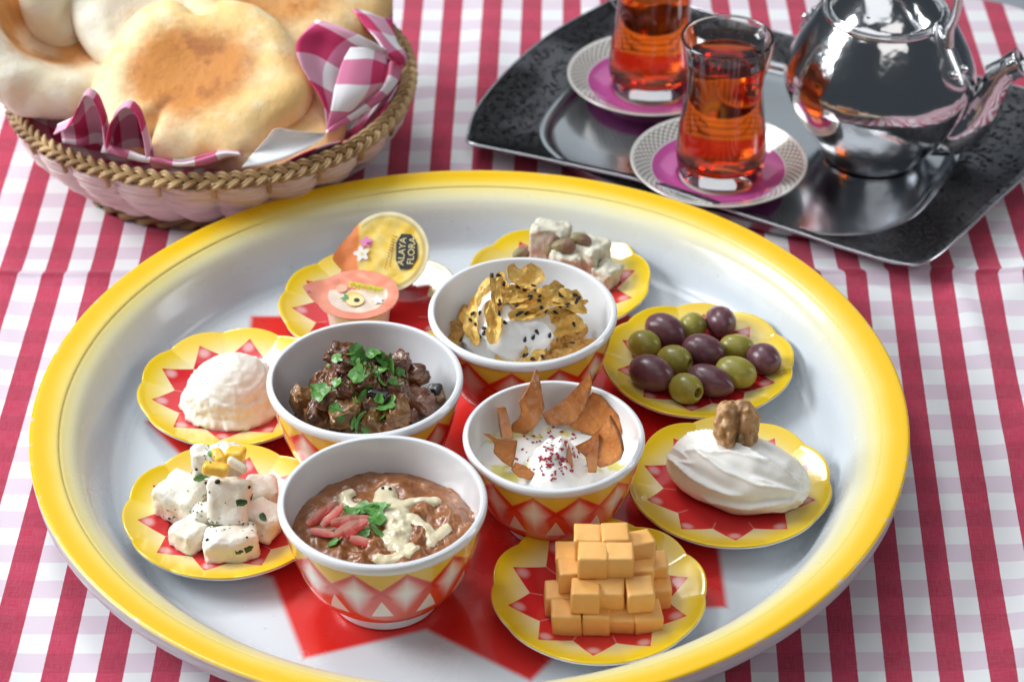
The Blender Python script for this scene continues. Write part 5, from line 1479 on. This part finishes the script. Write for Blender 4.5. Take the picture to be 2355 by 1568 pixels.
def closed_row(dy, dz, k):
    return [(x, y + dy, max(.056, .058 + (z - .058) * k) + dz) for x, y, z in edge_rows((0, 0, 0))]
sheet("front_fold", [edge_rows((0, -.001, 0)), edge_rows((.0005, .007, -.001)), closed_row(.015, 0, .86), closed_row(.019, 0, .5), closed_row(.020, 0, .1)], 4, M_NAP, NAP, .1, .55, .026, 0, wr=.0008, seed=3.)
hem = [[(560, 838, .0625), (690, 872, .0625), (830, 902, .0625), (1000, 918, .0625), (1150, 900, .0630), (1250, 868, .0635), (1345, 862, .0640)], [(575, 800, .067), (700, 832, .068), (835, 875, .066), (1000, 905, .065), (1140, 868, .067), (1235, 842, .067), (1330, 852, .066)], [(600, 800, .056), (700, 835, .056), (840, 870, .054), (1000, 880, .054), (1150, 850, .055), (1240, 830, .055), (1320, 840, .055)]]
sheet("front_hem", [P3([(*ZL(x, y), z + .006) for x, y, z in r]) for r in hem], 5, M_NAP, NAP, .35, .2, .026, 0, wr=.0010, seed=5.)
ZR = zz(700, 0, 3.267)
def RR(rows): return [P3([(*ZR(x, y), z) for x, y, z in r]) for r in rows]
sheet("right_fold", RR([[(285, 165, .105), (430, 200, .105), (560, 255, .103), (700, 330, .098), (860, 410, .090)], [(125, 340, .100), (300, 330, .097), (450, 370, .094), (600, 420, .090), (850, 480, .084)], [(150, 510, .093), (280, 520, .088), (400, 560, .085), (560, 600, .080), (800, 600, .078)], [(240, 670, .084), (320, 690, .080), (420, 720, .077), (540, 730, .073), (700, 740, .071)], [(340, 830, .076), (380, 850, .072), (430, 870, .070), (500, 880, .067), (590, 880, .066)], [(380, 1075, .062), (390, 1075, .061), (400, 1070, .0605), (420, 1065, .060), (450, 1055, .060)]]), 5, M_NAP, NAP, .05, .42, .034, 76, wr=.0006, seed=7.)
sheet("right_flap", RR([[(560, 390, .094), (650, 392, .093), (740, 396, .091), (850, 405, .088)], [(490, 520, .090), (600, 515, .090), (720, 515, .088), (850, 560, .083)], [(430, 720, .082), (550, 720, .082), (690, 720, .080), (810, 690, .077)], [(400, 890, .074), (480, 895, .073), (570, 890, .071), (680, 815, .070)], [(365, 1070, .063), (385, 1060, .063), (430, 1030, .063), (520, 950, .065)]]), 5, M_NAP, NAP, .30, .02, .034, 90, wr=.0006, seed=9.)
sheet("right_hem", RR([[(990, 545, .070), (935, 680, .068), (850, 780, .067), (740, 875, .066), (600, 960, .065), (470, 1030, .064), (365, 1090, .0635)], [(890, 500, .076), (870, 640, .073), (800, 750, .071), (690, 840, .070), (560, 930, .068), (450, 1000, .066), (360, 1075, .064)], [(860, 600, .064), (830, 700, .062), (760, 790, .061), (660, 860, .060), (540, 940, .059), (440, 1000, .058), (360, 1060, .058)]]), 5, M_NAP, NAP, .6, .25, .030, 0, wr=.0006, seed=11.)
sheet("back_corner", RR([[(500, -40, .092), (660, -40, .086), (800, 20, .080), (905, 30, .078)], [(570, 60, .092), (700, 90, .088), (820, 150, .083), (905, 200, .078)], [(660, 190, .090), (760, 250, .088), (860, 310, .083), (950, 360, .077)], [(800, 360, .088), (860, 420, .086), (930, 450, .080), (1015, 450, .074)], [(850, 470, .084), (890, 500, .080), (950, 520, .076), (1000, 540, .070)]]), 5, M_NAP, NAP, .28, .6, .034, 28, wr=.0006, seed=13.)
M_PAPER = plain("white_paper", (.80, .80, .80), .6, sss=.1)
PAP = thing("paper_liner", "white paper liner showing at the basket's front right rim", "paper liner", (0, 0, 0))
sheet("paper_sheet", [P3([(*ZL(x, y), z) for x, y, z in r]) for r in [[(1335, 925, .0660), (1450, 905, .0665), (1590, 870, .0665), (1720, 805, .0670), (1800, 750, .0680)], [(1400, 845, .068), (1480, 810, .069), (1600, 790, .069), (1720, 760, .068), (1795, 735, .067)], [(1475, 765, .075), (1525, 730, .076), (1610, 735, .075), (1700, 735, .072), (1790, 735, .069)], [(1505, 720, .078), (1540, 712, .078), (1620, 722, .076), (1700, 730, .073), (1785, 738, .069)]]], 5, M_PAPER, PAP, th=.0003, wr=.0006, seed=2.)

# ------------------------------------------------------------------ pita breads
def pita_mat(name, brown, pale1=(.80, .66, .42), pale2=(.74, .52, .26)):
    b = NB(name, .62); x, y, z = b.xyz(); r = b.m('SQRT', (x + .004) * (x + .004) + y * y * 1.15)
    n = b.noise(42, 5, .6); n2 = b.noise(230, 4, .65)
    base = b.mix(b.step(b.noise(26, 4) + (b.noise(90, 3) - .5) * .5, .36, .68), pale1, pale2)
    top = b.step(z, .0, .010)
    m = b.m('MULTIPLY', b.step(r + (n - .5) * .045, .050, .026), top)
    c = b.mix(m * brown, base, (.60, .235, .040))
    m2 = b.m('MULTIPLY', m, b.step(b.noise(75, 5, .65) + (n - .5) * .8, .46, .74))
    c = b.mix(m2 * brown * .75, c, (.36, .11, .018))
    side = b.m('MULTIPLY', b.step(r, .050, .066), b.step(b.noise(30, 3), .45, .65))
    c = b.mix(side * .3 * brown, c, (.66, .33, .10))
    b.set('Base Color', c); b.bump(n2 * 1.4 + n * 2, .34, .0014)
    b.set('Subsurface Weight', .25); b.p.inputs['Subsurface Radius'].default_value = (.003, .0018, .0008)
    return b.mat
def pita_mesh(seed, R, h, mat, dent=.5, creases=(), fold=0.0, elong=1.0):
    nt, npf = 120, 44; V, rows = [], []
    for i in range(npf + 1):
        ph = math.pi * i / npf                       # 0 top centre .. pi bottom centre
        s, c = math.sin(ph), math.cos(ph)
        for j in range(nt):
            a = 2 * math.pi * j / nt
            rr = abs(s) ** .62; zz_ = math.copysign(abs(c) ** .70, c)
            e = 1 + .045 * math.sin(2 * a + seed) + .032 * math.sin(3 * a + 2 * seed) + .02 * nz((math.cos(a) * 1.6, math.sin(a) * 1.6, 0), 1.0, seed)
            x, y = R * rr * math.cos(a) * e * elong, R * rr * math.sin(a) * e
            z = h * zz_ * (1 if c > 0 else .6)
            puff = 1 - dent * math.exp(-(rr / .52) ** 2.6)
            if c > 0: z *= puff
            z += (.0032 * nz((x, y, 0), 32, seed) + .0018 * nz((x, y, 0), 80, seed + 2)) * rr
            for (ca, cw, dp, ln) in creases:
                da = (a - ca + math.pi) % (2 * math.pi) - math.pi
                g = math.exp(-(da / cw) ** 2) * max(0, min(1, (rr - (1 - ln)) / ln))
                z -= dp * g * (1 if c > -.3 else .3); x *= 1 - .9 * dp / R * g * 1.5; y *= 1 - .9 * dp / R * g * 1.5
            if fold: z += fold * (x * x) / R
            V.append((x, y, z))
    return mesh("pita%d" % int(seed * 10), V, grid_faces(npf + 1, nt, True), mat)
def pita(px, py, zc, n, xd, me, label, scale=1.0):
    return ob("pita_bread", me, None, at(px, py, zc), basis(n, xd), scale, label=label, cat="pita bread", group="pita breads in the basket")
PM1 = pita_mat("baked_pita_front", 1.0, (.90, .74, .44), (.86, .57, .22)); PM2 = pita_mat("baked_pita_pale", .25, (.93, .88, .74), (.90, .80, .58)); PM3 = pita_mat("baked_pita_brown", .85, (.88, .72, .44), (.80, .52, .22))
PM4 = pita_mat("baked_pita_left", .95, (.93, .87, .72), (.90, .79, .56))
pita(462, 192, .0760, (-.03, -.36, .93), (1, 0, 0), pita_mesh(1.3, .0645, .0165, PM1, .45, ((-2.16, .12, .014, .60), (1.66, .14, .012, .36), (.35, .5, .004, .4), (2.9, .4, .003, .4), (-.6, .25, .004, .3))), "front pita with a big golden brown centre and a crease at its lower left")
pita(585, 262, .0600, (.10, -.25, .95), (1, 0, 0), pita_mesh(2.1, .0530, .0150, PM3, .4), "pita mostly hidden beneath the front one, brown side showing at the right")
pita(70, 120, .0790, (.55, .05, .83), (.8, -.1, -.5), pita_mesh(3.7, .0620, .0210, PM4, .75, ((.2, .6, .006, .5),), .25), "pale pita at the far left, curled with a deep brown hollow")
pita(196, -62, .1000, (.86, -.42, .22), (.2, .1, 1), pita_mesh(4.4, .0560, .0175, PM2, .2), "plain pale pita standing on edge between the left and front ones")
pita(360, -10, .0980, (.15, -.55, .80), (1, 0, 0), pita_mesh(5.2, .0600, .0170, PM2, .35), "pale pita at the back, just showing above the front one", (.85, 1, 1))
pita(650, 15, .0860, (.14, -.20, .97), (1, .1, 0), pita_mesh(6.8, .0640, .0190, PM3, .35, ((2.0, .2, .008, .4),)), "pita at the back right with a brown patch, behind the front one")
